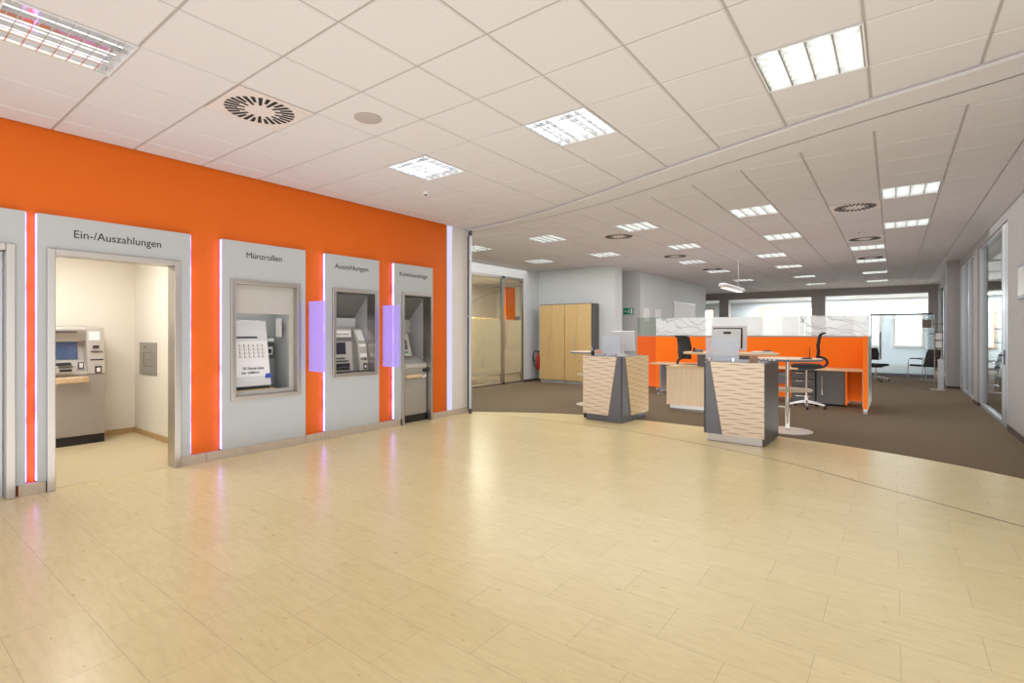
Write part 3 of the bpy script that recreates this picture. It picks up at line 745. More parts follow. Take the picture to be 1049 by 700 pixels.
struct(B(-13,XG-.06,16.2,16.3,0,CZ+.1).build('wall_office_side', M['cream']))
mb = MB(); mb.box(XG,XG+.012,11.95,12.7,0.004,.07); mb.box(XG,-6.1,12.745,12.76,0.004,.07); mb.box(-6.05,-6.038,14.42,21,0.004,.07)
struct(mb.build('baseboard_back', M['darkbase']))
r = thing('glazed_partition', 'steel framed glass office front with frosted lower band beside the cupboards', 'glass partition', (XG,9.4,0))
f = MB()
for a, b in ((6.86,6.92),(10.95,11.06),(11.88,11.95)): f.box(XG-.06,XG+.02,a,b,.004,3.0)
f.box(XG-.06,XG+.02,6.92,11.88,2.93,3.0); f.box(XG-.06,XG+.02,6.92,11.88,.004,.07)
f.build('steel_frame', M['steel'], r, world=True)
B(XG-.03,XG-.022,6.92,10.95,.07,2.93).build('pane', M['glass'], r, world=True)
B(XG-.03,XG-.022,11.06,11.88,.07,2.93).build('pane', M['glass'], r, world=True)
M['film1'] = mat_film('office_film', 1, 6.92-9.4, 11.88-9.4, .5, ((.62,1.0),), linecol=(.40,.37,.30), tint=(.93,.92,.86), hz=(.62,.57,.44))
f = MB(); f.box(XG-.02,XG-.018,6.92,10.95,.3,1.80); f.box(XG-.02,XG-.018,11.06,11.88,.3,1.80)
f.build('frosted_film', M['film1'], r, world=True)
MB().tube([(XG+.05,11.1,1.02),(XG+.05,11.1,1.9)], .012, 8).build('pull_handle', M['steel'], r, world=True)
arc = [(XG-.016, 9.6+1.5*(k/12), 2.15+.42*math.sin(math.pi/2*k/12)) for k in range(13)]
MB().tube(arc, .006, 5).build('film_arc', M['brown'], r, world=True)
# a few things inside that office
r = thing('office_cabinet', 'maple cabinet seen through the glazed office front', 'cabinet', (-11.4,13.6,0))
B(-11.75,-11.1,12.7,14.25,.08,1.95).build('cabinet_body', M['cab'], r, bevel=.004, world=True)
B(-11.73,-11.12,12.72,14.23,.004,.08).build('plinth', M['dark'], r, world=True)
for k in range(2): B(-11.1,-11.08,12.72+k*.77,13.46+k*.77,.1,1.93).build('door', M['maple'], r, world=True)
r = thing('orange_column', 'narrow orange column panel inside the glazed office', 'column', (-11.4,14.95,0))
B(-11.5,-11.3,14.62,15.2,.004,3.1).build('panel_board', M['orange'], r, world=True)
B(-11.52,-11.28,14.60,15.22,.004,.08).build('plinth', M['dark'], r, world=True)
r = thing('office_locker', 'dark grey locker beside the orange column in the glazed office', 'locker', (-11.4,15.6,0))
B(-11.5,-11.1,15.28,15.9,.08,2.05).build('body', M['slate'], r, world=True, bevel=.004)
B(-11.1,-11.085,15.30,15.88,.1,2.03).build('door', M['dark'], r, world=True)
B(-11.48,-11.12,15.3,15.88,.004,.08).build('plinth', M['black'], r, world=True)

# maple cupboards
def cupboard(x0, x1, label, side):
    r = thing('cupboard', label, 'cupboard', ((x0+x1)/2,12.5,0), 0, 'maple office cupboards')
    y0, y1, z1 = 12.28, 12.74, 2.25
    B(x0,x1,y0+.02,y1,.09,z1).build('carcass', M['dark'], r, bevel=.002, world=True)
    B(x0+.01,x1-.01,y0+.04,y1-.01,.004,.09).build('plinth', M['alu'], r, world=True)
    mid = (x0+x1)/2
    for n, (a, b) in enumerate(((x0+.006,mid-.003),(mid+.003,x1-.006))):
        d = B(a,b,y0,y0+.019,.10,z1-.02).build('door', M['cab'], r, bevel=.0015, world=True)
        if n == 0:
            MB().tube([(mid-.09,y0-.025,.75),(mid-.09,y0-.025,1.35)], .007, 8).build('handle', M['steel'], d, world=True)
        else:
            MB().lathe([(.014,0),(.012,-.014)], (mid+.06,y0,.66), 10, 'y').build('lock', M['dark'], d, world=True)
cupboard(-8.24,-7.40,'tall two-door maple cupboard beside the fire extinguisher, left of the pair',0)
cupboard(-7.395,-6.56,'tall two-door maple cupboard with visible dark grey side, right of the pair',1)
r = thing('fire_extinguisher', 'red fire extinguisher with black hose hung on the wall half behind the maple cupboard', 'fire extinguisher', (-8.42,12.45,.3))
MB().lathe([(.05,.36),(.065,.38),(.065,.74),(.05,.79),(.02,.82),(.02,.86)], (-8.40,12.45,0), 16).build('cylinder_body', M['red'], r, smooth=True, world=True)
B(-8.43,-8.37,12.42,12.48,.86,.90).build('valve', M['black'], r, world=True)
MB().tube([tuple(p) for p in spline([(-8.41,12.44,.89),(-8.48,12.40,.90),(-8.53,12.38,.80),(-8.53,12.38,.62),(-8.50,12.39,.50),(-8.45,12.39,.42)], 6)], .016, 8).build('hose', M['black'], r, smooth=True, world=True)
B(-8.60,-8.46,12.43,12.47,.60,.63).build('wall_bracket', M['dark'], r, world=True)
r = thing('exit_sign', 'small green emergency exit sign with running figure on the corridor wall', 'exit sign', (-6.37,14.28,2.08))
B(-6.53,-6.21,14.275,14.295,1.99,2.18).build('sign_board', M['green'], r, world=True)
p = MB()
p.box(-6.505,-6.44,14.27,14.274,2.075,2.095); p.prism([(-6.44,2.06),(-6.44,2.11),(-6.41,2.085)], 'y', 14.27, 14.274)
p.box(-6.30,-6.235,14.27,14.274,2.01,2.16)
p.lathe([(.012,0),(.012,.004)], (-6.345,14.27,2.145), 10, 'y')
p.prism([(-6.36,2.13),(-6.335,2.13),(-6.345,2.07),(-6.325,2.02),(-6.34,2.015),(-6.365,2.065),(-6.40,2.03),(-6.41,2.04),(-6.375,2.08)], 'y', 14.27, 14.274)
p.build('pictogram', M['paper'], r, world=True)
for k, (a, b, z0, z1) in enumerate(((14.64,15.1,1.80,2.18),(15.58,16.05,1.84,2.18))):  # white sheets added to imitate window reflections on the wall
    r = thing('wall_reflection', ('white sheet imitating a window reflection on the long white wall nearest the exit sign','white sheet imitating a window reflection on the long white wall, between the first one and whiteboard')[k], 'notice', (-6.045,a,z0), 0, 'imitated reflections on the long wall')
    B(-6.048,-6.035,a,b,z0,z1).build('sheet', M['paper'], r, world=True)
    B(-6.049,-6.04,a-.015,b+.015,z0-.015,z1+.015).build('backing', M['offwhite'], r, world=True)
r = thing('whiteboard', 'pale whiteboard on the long white wall above the frosted screen', 'whiteboard', (-6.04,17.28,1.5))
B(-6.048,-6.025,17.28,19.6,1.5,2.5).build('board', M['paper'], r, world=True)
B(-6.049,-6.03,17.26,19.62,1.48,2.52).build('board_frame', M['alu'], r, world=True)

# ------------------------------------------------------------------ right: white wall, doors and glazing
XR = 1.345
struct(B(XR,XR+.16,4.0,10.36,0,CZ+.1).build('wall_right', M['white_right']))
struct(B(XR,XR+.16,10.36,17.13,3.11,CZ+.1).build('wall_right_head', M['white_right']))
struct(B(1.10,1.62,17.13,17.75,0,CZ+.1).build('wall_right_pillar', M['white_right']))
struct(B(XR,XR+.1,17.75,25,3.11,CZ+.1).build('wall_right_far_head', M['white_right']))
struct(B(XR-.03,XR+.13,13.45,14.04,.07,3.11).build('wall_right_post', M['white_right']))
mb = MB(); mb.box(XR-.012,XR,4.0,10.36,.004,.085); mb.box(XR-.035,XR+.13,13.44,14.05,.004,.07); mb.box(1.09,1.62,17.12,17.75,.004,.07)
struct(mb.build('baseboard_right', M['darkbase']))
def glazed(name, label, y0, y1, muls, handle=None, cat='glass door', low=None):
    r = thing(name, label, cat, (XR+.05,y0,0))
    f = MB()
    f.box(XR+.03,XR+.09,y0,y1,3.08,3.11); f.box(XR+.01,XR+.09,y0,y1,.004,.06)
    for a, b in muls: f.box(XR+.0,XR+.10,a,b,.06,3.08)
    f.build('steel_frame', M['alu'], r, world=True)
    edges = MB()
    for a, b in muls: edges.box(XR-.002,XR+.102,b-.004,b+.018,.06,3.08)
    edges.build('gasket', M['slate'], r, world=True)
    ms = sorted(muls)
    for (a, b), (c, d) in zip(ms, ms[1:]):
        B(XR+.045,XR+.053,b,c,.06,3.08).build('pane', M['glass'], r, world=True)
    if handle:
        h = MB(); h.box(XR-.012,XR+.0,handle-.02,handle+.02,.95,1.17); h.tube([(XR-.01,handle,1.09),(XR-.055,handle,1.09)], .01, 8); h.tube([(XR-.055,handle,1.09),(XR-.055,handle+.13,1.09)], .010, 8)
        h.build('door_handle', M['blackg'], r, world=True)
    return r
glazed('glass_door', 'blue-grey aluminium glass door with black handle nearest on the right wall', 10.37, 13.45, ((10.37,10.50),(10.52,10.86),(13.38,13.45)), 10.62)
glazed('glass_partition', 'glass partition beyond the white post on the right wall', 14.05, 17.12, ((14.05,14.12),(15.2,15.32),(16.35,16.65),(17.04,17.12)), cat='glass partition')
glazed('glass_partition', 'farthest glass partition on right wall, behind the brochure stand', 17.76, 24.98, ((17.76,17.84),(20.1,20.2),(22.4,22.5),(24.9,24.98)), cat='glass partition')
r = thing('wall_sign', 'grey information plate on the right wall cut by the picture edge', 'sign', (XR-.01,9.6,1.7))
B(XR-.02,XR-.001,9.0,9.50,1.88,2.33).build('plate', M['slate'], r, world=True)
B(XR-.022,XR-.019,9.04,9.46,1.92,2.29).build('insert', M['atm_lt'], r, world=True)
# office behind the right glazing
struct(B(5.9,6.0,10,28,0,CZ).build('wall_office_right', M['white']))
struct(B(XR+.16,5.9,10.2,10.3,0,CZ+.1).build('wall_office_near', M['white']))
def coat_stand(x, y, label):
    r = thing('display_stand', label, 'display stand', (x,y,0), 0, 'grey display stands in the right office')
    B(-.05,.05,-.04,.04,.03,1.9).build('post', M['slate'], r)
    MB().lathe([(.2,.005),(.2,.025),(.05,.035)]).build('foot', M['steel'], r, smooth=True)
    for z in (1.2,1.5,.75): B(-.3,.05,-.01,.01,z,z+.03).build('arm', M['steel'], r)
coat_stand(2.05,15.2,'grey display stand seen through the glass door on the right')
coat_stand(2.55,15.9,'slimmer looking display stand farther inside the right office')

# ------------------------------------------------------------------ far end: lintel, columns, window wall
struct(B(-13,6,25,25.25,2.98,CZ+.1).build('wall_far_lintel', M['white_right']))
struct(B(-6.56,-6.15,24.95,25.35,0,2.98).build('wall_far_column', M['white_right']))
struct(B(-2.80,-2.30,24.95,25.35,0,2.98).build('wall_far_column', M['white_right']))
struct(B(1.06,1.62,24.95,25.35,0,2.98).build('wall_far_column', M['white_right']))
struct(B(-13,6,25.2,28.1,2.98,3.05).build('ceiling_far', M['fed']))
wh = [(-9.6,-7.6),(-5.35,-4.30),(-3.78,-2.75),(-1.55,-.45),(-.0,1.05),(2.2,3.3),(3.8,4.9)]
mb = MB(); xs = sorted({-13.0, 6.0} | {q for w_ in wh for q in w_})
for a, b in zip(xs, xs[1:]):
    if (a, b) in wh: mb.box(a,b,28,28.15,0,.8); mb.box(a,b,28,28.15,2.72,3.05)
    else: mb.box(a,b,28,28.15,0,3.05)
struct(mb.build('wall_far', M['fed']))
mb = MB()
struct(B(-13.1,-13,16.2,28.15,0,CZ).build('wall_far_left', M['white']))
WL = ['far window partly hidden by the long wall end','far peach framed window, leftmost in the wide opening','far peach framed window left of the middle column',
      'far peach framed window right of the middle column','far peach framed window nearest the right column','far window of the right office, left one','far window of the right office, right one']
for k, (a, b) in enumerate(wh):
    o = bpy.data.objects.new('window_%d' % (k+1), None); COL.objects.link(o); o.location = (a, 28, .8); struct(o); o['label'] = WL[k]
    f = MB(); t = .07
    f.box(a,a+t,27.95,28.1,.8,2.72); f.box(b-t,b,27.95,28.1,.8,2.72); f.box(a+t,b-t,27.95,28.1,2.65,2.72); f.box(a+t,b-t,27.95,28.1,.8,.87)
    f.build('window_frame', M['peach'], o, world=True)
    B(a+t,b-t,28.03,28.04,.87,2.65).build('pane', M['glass'], o, world=True)
    s_ = MB(); n = 11
    for q in range(n):
        x = a+t+.03+(b-a-2*t-.06)*q/(n-1); s_.box(x-.018,x+.018,27.96,27.975,2.5 if k in (3,4) else 2.6,2.66)
    s_.build('blind_slat', M['peach'], o, world=True)

# frosted meeting room front in the far right
r = thing('meeting_room_screen', 'frosted glass screen with steel top rail beyond the orange screens', 'glass screen', (.4,21,0))
M['film2'] = mat_film('meeting_film', 0, -.62-.4, 1.08-.4, .55, ((.80,1.0),), linecol=(.25,.30,.33), hz=(.70,.82,.90))
B(-.62,1.04,20.99,21.0,.10,2.02).build('pane', M['film2'], r, world=True)
B(-.62,1.0,20.96,21.03,2.02,2.07).build('rail', M['dark'], r, world=True)
B(-.64,-.60,20.97,21.03,.004,2.3).build('post', M['alu'], r, world=True)
B(-.62,1.04,20.97,21.02,.004,.10).build('bottom_rail', M['slate'], r, world=True)
B(-.37,-.33,20.93,20.96,.55,1.45).build('pull_handle', M['dark'], r, world=True)
B(.74,.97,20.97,20.985,1.60,1.86).build('film_square', M['brown'], r, world=True)
B(1.0,1.04,20.97,20.985,1.60,1.86).build('film_square', M['brown'], r, world=True)

# pendant lamp
r = thing('pendant_lamp', 'long oval white pendant lamp on a thin cord near the long white wall', 'pendant lamp', (-3.04,12.7,0))
def oval(y, s): return [(-3.04+.10*s*math.cos(a), y, 2.50+.055*s*math.sin(a)) for a in [2*math.pi*k/14 for k in range(14)]]
mb = MB(); secs = [(11.75,.3),(11.78,.75),(11.86,1),(13.5,1),(13.58,.75),(13.61,.3)]
for y, s in secs: mb.v += oval(y, s)
for k in range(len(secs)-1):
    for j in range(14): m = (j+1) % 14; mb.f.append((k*14+j, k*14+m, (k+1)*14+m, (k+1)*14+j))
mb.f.append(tuple(range(13,-1,-1))); mb.f.append(tuple((len(secs)-1)*14+j for j in range(14)))
mb.build('lamp_shade', M['offwhite'], r, smooth=True, world=True)
B(-3.10,-2.98,11.9,13.46,2.437,2.447).build('diffuser', pm('lamp_diffuser', (.9,.88,.8), .4, emit=(1,.95,.85), es=.8), r, world=True)
MB().tube([(-3.04,13.25,2.55),(-3.04,13.25,CZ+.004)], .006, 6).build('cord', M['offwhite'], r, world=True)
MB().lathe([(.05,CZ),(.045,CZ-.03),(.01,CZ-.035)], (-3.04,13.25,0), 16).build('ceiling_rose', M['offwhite'], r, world=True)

# ------------------------------------------------------------------ service counters
def counter(name, label, loc, rz, sgn, w, d, wave, side_wave, plinth):
    """sgn = -1: grey wedge on the left front corner, +1 on the right front corner; front faces -y"""
    r = thing(name, label, 'counter', loc, rz)
    h = 1.05; x0, x1 = -w/2, w/2; y0, y1 = -d/2, d/2; S = sgn
    X = lambda q: q*S
    B(x0+.03,x1-.03,y0+.035,y1-.02,.004,.10).build('plinth', plinth, r, bevel=.002)
    B(x0+.025,x1-.025,y0+.02,y1,.10,h-.015).build('carcass', M['dark'], r)
    # wedge of slate laminate wrapping the corner
    wd = MB(); wd.prism([(X(w/2-.30),.0 if False else .10),(X(w/2-.002),.10),(X(w/2-.002),h-.012),(X(w/2-.30),h-.012)], 'y', y0+.008, y0+.024)
    wd.box(X(w/2-.026),X(w/2-.002),y0+.008,y0+.34,.10,h-.012)
    wd.build('corner_wedge', M['slate'], r, bevel=.001)
    MB().prism([(X(-w/2),.105),(X(w/2-.245),.105),(X(w/2-.09),h),(X(-w/2),h)], 'y', y0-.016, y0+.007).build('front_slab', wave, r, bevel=.002)
    # side slab on the wedge side
    MB().prism([(y0+.28,.105),(y1,.105),(y1,h),(y0+.10,h)], 'x', X(w/2-.001), X(w/2+.018)).build('side_slab', side_wave, r, bevel=.002)
    B(X(-w/2+.0),X(-w/2+.024),y0+.008,y1,.02,h-.012).build('side_panel', M['dark'], r)
    B(x0+.02,x1-.02,y0+.03,y1-.01,h-.015,h+.004).build('worktop', M['slate'], r)
    return r
CR = (-1.643, 7.342, 0); CL = (-3.733, 7.863, 0); AR, AL = R(-2), R(-5)
cr = counter('service_counter', 'wave carved wood service counter with grey wedge, nearer the camera on the stone edge', CR, AR, -1, .745, .80, M['wave'], M['wave2'], M['plinth_steel'])
cl = counter('service_counter', 'wave carved wood service counter with grey corner wedge before the maple cupboards', CL, AL, 1, .72, .86, M['wave'], M['wave2'], M['slate'])
def on(c, rz, p):
    q = Matrix.Rotation(rz, 3, 'Z') @ Vector(p); return (c[0]+q.x, c[1]+q.y, q.z)
def counter_screen(c, rz, x0, x1, y, label):
    r = thing('counter_screen', label, 'glass screen', on(c, rz, (0,y,1.055)), rz, 'frosted screens on the counters')
    B(x0,x1,-.004,.004,.02,.32).build('glass_plate', M['plate'], r, bevel=.001)
    for x in (x0+.05, x1-.07):
        k = MB(); k.tube([(x,-.012,.035),(x,.012,.035)], .016, 14); k.box(x-.008,x+.008,-.006,.006,.0,.03)
        k.build('clamp', M['chrome'], r, smooth=True)
counter_screen(CR, AR, -.365, .06, -.34, 'small frosted glass screen clamped on the nearer right counter')
counter_screen(CL, AL, -.03, .30, -.38, 'small frosted glass screen clamped on the left counter before cupboards')

def monitor(loc, rz, label, w=.50, h=.44, stand=.10, dark_in=True):
    r = thing('monitor', label, 'monitor', loc, rz)
    tl = R(6)
    b = MB().obox((0,0,stand+h/2), (w,.045,h), (tl,0,0)).build('housing', M['offwhite'], r, bevel=.012)
    MB().obox((0,.028,stand+h/2), (w-.04,.006,h-.04), (tl,0,0)).build('display', M['screen_dk'], r)
    if dark_in:
        MB().obox((-.02,-.030,stand+h/2-.005), (w-.10,.016,h-.09), (tl,0,0)).build('rim', M['blackg'], r, bevel=.004)
        MB().obox((-.035,-.038,stand+h/2-.018), (w-.12,.02,h-.10), (tl,0,0)).build('back_cover', M['offwhite'], r, bevel=.01)
        MB().obox((-.03,-.058,stand+h*.70), (.12,.012,.035), (tl,0,0)).build('vent', M['black'], r)
    MB().tube([(0,0,.02),(0,-.01,stand+.12)], .03, 12).build('stand', M['offwhite'], r, smooth=True)
    MB().lathe([(.11,.0),(.11,.012),(.04,.022)]).build('foot', M['offwhite'], r, smooth=True)
    return r
monitor(on(CL, AL, (.09,.08,1.056)), R(8), 'white monitor seen from behind on the left counter, behind a frosted screen', .40, .34, .07, False)

# high round tables beside the counters
def high_table(loc, label, a0):
    r = thing('standing_table', label, 'standing table', loc, a0, 'round standing tables by the counters')
    MB().lathe([(.325,.005),(.325,.012),(.10,.022),(.03,.024)], seg=40).build('foot', M['pale_metal'], r, smooth=True)
    MB().tube([(0,0,.02),(0,0,1.03)], .027, 16).build('pole', M['chrome'], r, smooth=True)
    MB().lathe([(.44,1.03),(.45,1.04),(.45,1.055),(.44,1.06)], seg=44).build('table_top', M['slate'], r, smooth=True)
    MB().lathe([(.43,1.058),(.43,1.063)], seg=44).build('top_inlay', M['deskwood'], r)
    MB().lathe([(.26,.595),(.27,.60),(.27,.615),(.26,.62)], (.05,0,0), 36).build('shelf', M['deskwood'], r, smooth=True)
    for z in (.355, .83):
        k = MB(); k.tube([(0,0,z),(-.22,-.02,z)], .009, 8); k.build('bar', M['chrome'], r)
    return r
high_table((-1.235,8.32,0), 'round standing table with chrome pole and disc foot behind the nearer counter', 0)
high_table((-4.80,9.05,0), 'round standing table mostly hidden behind the left counter', R(180))

# items on the left counter
cups = thing('pen_cup', 'dark pen cup with pens at the left edge of the left counter', 'pen cup', on(CL, AL, (-.30,-.24,1.054)))
MB().lathe([(.03,0),(.033,.075)], seg=16).build('cup', M['black'], cups)
for k in range(3): MB().tube([(0,0,.03),(.03*math.cos(k*2.1),.03*math.sin(k*2.1),.15)], .004, 6).build('pen', (M['black'],M['blue'],M['chrome'])[k], cups)
lb = thing('leaflet_holder', 'small holder of pinkish leaflets on the left counter', 'leaflet holder', on(CL, AL, (-.17,-.25,1.054)))
B(-.07,.07,-.03,.03,0,.03).build('tray', M['offwhite'], lb)
for k in range(3): MB().obox((-.045+k*.045,.0,.065), (.042,.02,.07), (R(-10),0,0)).build('leaflet', M['pink'], lb)
bt = thing('sanitizer_bottle', 'small white bottle between leaflets and glass screen on the left counter', 'bottle', on(CL, AL, (-.07,-.25,1.054)))
MB().lathe([(.018,0),(.018,.05),(.008,.062),(.008,.075)], seg=14).build('bottle_body', M['paper'], bt, smooth=True)
MB().lathe([(.010,.075),(.010,.088)], seg=12).build('cap', M['dark'], bt)
pp = thing('paper_sheet', 'white paper sheets lying at the right end of the left counter', 'papers', on(CL, AL, (.25,-.25,1.055)), R(4))
B(-.06,.07,-.08,.08,0,.006).build('sheet', M['paper'], pp)
B(-.05,.07,-.07,.08,.006,.010).build('top_sheet', M['offwhite'], pp)
# items on the right counter
lb = thing('leaflet_holder', 'wooden leaflet box with brown cards on the nearer counter', 'leaflet holder', on(CR, AR, (.20,-.20,1.054)))
MB().prism([(-.05,0),(.05,0),(.045,.075),(-.045,.075)], 'y', -.03, .03).build('tray', pm('brown_box', (.42,.27,.17), .6, var=.5, scale=40), lb)
for k in range(3): MB().obox((-.028+k*.028,.0,.08), (.022,.04,.03), (0,0,.2*k)).build('card', M['pink'], lb)
tl_ = thing('leaflet_row', 'row of small white leaflets under the round table edge on the nearer counter', 'leaflets', on(CR, AR, (.30,.10,1.054)), R(4))
B(-.09,.11,-.03,.03,0,.008).build('tray', M['dark'], tl_)
for k in range(4): MB().obox((-.07+k*.05,-.01,.025), (.03,.012,.03), (R(-15),0,0)).build('leaflet', M['paper'], tl_)
ps = thing('pen_stand', 'small black pen stand with upright pen on the round table', 'pen stand', (-.98,8.22,1.063))
MB().lathe([(.07,0),(.07,.012),(.03,.022)], seg=20).build('base', M['black'], ps, smooth=True)
MB().tube([(.035,0,.015),(.04,0,.17)], [.006,.004], 8).build('pen', M['black'], ps)

# ------------------------------------------------------------------ reception desk behind the counters
r = thing('reception_desk', 'pale wood reception desk with steel plinth and raised rounded top', 'desk', (-2.45,9.5,0))
B(-3.36,-1.75,9.22,9.85,.115,.80).build('front_panel', M['deskwood'], r, bevel=.003, world=True)
B(-3.30,-1.79,9.25,9.82,.004,.115).build('plinth', M['plinth_steel'], r, world=True)
B(-3.37,-1.74,9.21,9.86,.80,.822).build('ledge', M['maple_h'], r, world=True)
B(-2.86,-2.0,9.42,9.80,.822,1.05).build('riser', M['slate'], r, world=True)
pl = []
for k in range(40):
    a = 2*math.pi*k/40; c_, s_ = math.cos(a), math.sin(a)
    pl.append((-2.33+.79*math.copysign(abs(c_)**.6, c_), 9.52+.40*math.copysign(abs(s_)**.8, s_)))
MB().prism(pl, 'z', 1.05, 1.085).build('desk_top', M['maple_h'], r, bevel=.004, world=True)
monitor((-2.27,9.25,1.086), R(14), 'large white monitor with black rim seen from behind on the raised desk top', .56, .44, .04, True)
pp = thing('paper_stack', 'stack of papers and folders at the right of the raised desk top', 'papers', (-1.80,9.50,1.086), R(20))
B(-.16,.16,-.11,.11,0,.02).build('folder', M['offwhite'], pp); B(-.13,.15,-.10,.10,.02,.03).build('sheet', M['paper'], pp)
B(.02,.14,-.09,.05,.03,.045).build('calculator', M['black'], pp)
ph = thing('desk_phone', 'flat black desk phone at the left of the raised desk top', 'phone', (-2.86,9.45,1.086), R(15))
MB().prism([(-.1,0),(.1,0),(.1,.045),(-.1,.015)], 'x', -.09, .09).build('base', M['black'], ph, bevel=.004)
MB().tube([(-.06,-.09,.055),(-.06,0,.065),(-.06,.09,.055)], .018, 8).build('handset', M['black'], ph, smooth=True)

# ------------------------------------------------------------------ orange screens, desks, pedestals
YB = 12.25
r = thing('partition_screen', 'long orange desk screen with frosted glass top and right end return', 'desk screen', (-2.6,YB,0))
B(-4.74,-.43,YB,YB+.06,.06,1.345).build('back_panel', M['orange'], r, bevel=.004, world=True)
B(-.43,-.36,10.83,YB+.06,.09,1.37).build('return_panel', M['orange'], r, bevel=.004, world=True)
f = MB(); f.box(-4.74,-.36,YB-.004,YB+.064,1.345,1.37); f.box(-.362,-.350,10.83,YB+.064,.09,1.376)
f.build('edge_rail', M['atm'], r, world=True)
for (x, y) in ((-.395,10.86),(-.395,12.2),(-2.6,YB+.03),(-4.7,YB+.03)):
    B(x-.03,x+.03,y-.03,y+.03,.004,.09).build('foot', M['alu'], r, world=True)
M['film3'] = mat_film('screen_film', 0, -4.74+2.6, -.36+2.6, .72, ((0,.28),(.72,1.0)))
B(-4.74,-1.50,YB+.025,YB+.033,1.37,1.795).build('glass_panel', M['film3'], r, world=True)
B(-1.497,-.40,YB+.025,YB+.033,1.37,1.795).build('glass_panel', M['film3'], r, world=True)
B(-.40,-.388,YB+.015,YB+.04,1.37,1.86).build('glass_post', M['alu'], r, world=True)
r = thing('partition_screen', 'short orange desk screen with clear greenish glass, left of the long one', 'desk screen', (-5.05,YB+.35,0))
B(-5.36,-4.76,YB+.30,YB+.36,.06,1.345).build('back_panel', pm('deep_orange_fabric', (.80,.12,.004), .65), r, bevel=.004, world=True)
B(-5.36,-4.76,YB+.296,YB+.364,1.345,1.37).build('edge_rail', M['atm'], r, world=True)
B(-5.36,-4.76,YB+.325,YB+.333,1.37,1.83).build('glass_panel', M['glass_g'], r, world=True)
for x in (-5.3,-4.82): B(x-.03,x+.03,YB+.30,YB+.36,.004,.06).build('foot', M['alu'], r, world=True)
r = thing('workstation_desk', 'long pale wood desk along the orange screen', 'desk', (-2.4,11.9,0))
B(-4.62,-.435,11.56,YB-.006,.695,.722).build('desk_top', M['maple_h'], r, bevel=.003, world=True)
B(-4.36,-4.33,11.52,YB-.02,.004,.695).build('leg', M['slate'], r, world=True)
B(-4.42,-4.28,11.52,YB-.02,.004,.03).build('leg_foot', M['alu'], r, world=True)
B(-4.33,-1.8,12.1,12.13,.35,.60).build('cable_tray', M['slate'], r, world=True)
B(-.47,-.44,11.52,YB-.02,.004,.695).build('leg', M['atm'], r, world=True)
r = thing('drawer_pedestal', 'dark grey drawer pedestal under the desk beside the black chair', 'pedestal', (-1.5,11.9,0))
B(-1.66,-1.24,11.66,12.2,.05,.69).build('carcass', M['dark'], r, world=True)
for z in (.06,.21,.36,.52):
    d = B(-1.65,-1.25,11.64,11.66,z,z+.14).build('drawer', M['dark'], r, bevel=.003, world=True)
    B(-1.58,-1.32,11.615,11.64,z+.10,z+.115).build('handle', M['chrome'], d, world=True)
for x in (-1.6,-1.3):
    for y in (11.7,12.15): MB().tube([(x-.012,y,.025),(x+.012,y,.025)], .021, 10).build('caster', M['black'], r, world=True)
r = thing('low_cabinet', 'dark grey low cabinet with vertical bar handle under the desk end', 'cabinet', (-.98,11.9,0))
B(-1.22,-.74,11.66,12.2,.03,.69).build('carcass', M['dark'], r, world=True, bevel=.002)
d = B(-1.215,-.76,11.64,11.66,.035,.685).build('door', M['dark'], r, bevel=.002, world=True)
MB().tube([(-1.12,11.61,.22),(-1.12,11.61,.58)], .009, 8).build('handle', M['chrome'], d, world=True)
B(-1.2,-.76,11.70,12.16,.004,.03).build('plinth', M['black'], r, world=True)
B(-.74,-.715,11.64,12.2,.03,.69).build('side_panel', M['orange'], r, world=True)

# ------------------------------------------------------------------ chairs
def star_base(r):
    for k in range(5):
        a = 2*math.pi*k/5+.35; ca, sa = math.cos(a), math.sin(a)
        l = MB().tube([(.03*ca,.03*sa,.125),(.17*ca,.17*sa,.105),(.31*ca,.31*sa,.07)], [.026,.020,.014], 8).build('leg', M['chrome'], r, smooth=True)
        c = MB(); px_, py_ = .31*ca, .31*sa
        c.tube([(px_-.02*sa,py_+.02*ca,.03),(px_+.02*sa,py_-.02*ca,.03)], .027, 12).tube([(px_,py_,.03),(px_,py_,.075)], .010, 8)
        c.build('caster', M['black'], l)
def backrest(r, prof, w0):
    n = len(prof); mb = MB(); ny = 8
    for i, (x, z) in enumerate(prof):
        wv = w0 - .05*abs(i/(n-1)-.35)
        for j in range(ny+1):
            q = -1+2*j/ny; mb.v.append((x+.03*q*q, q*wv, z))
    for i in range(n-1):
        for j in range(ny): k = i*(ny+1)+j; mb.f.append((k,k+1,k+ny+2,k+ny+1))
    bk = mb.build('backrest', M['mesh'], r, smooth=True)
    sm = bk.modifiers.new('Solidify', 'SOLIDIFY'); sm.thickness = .026; sm.offset = 0
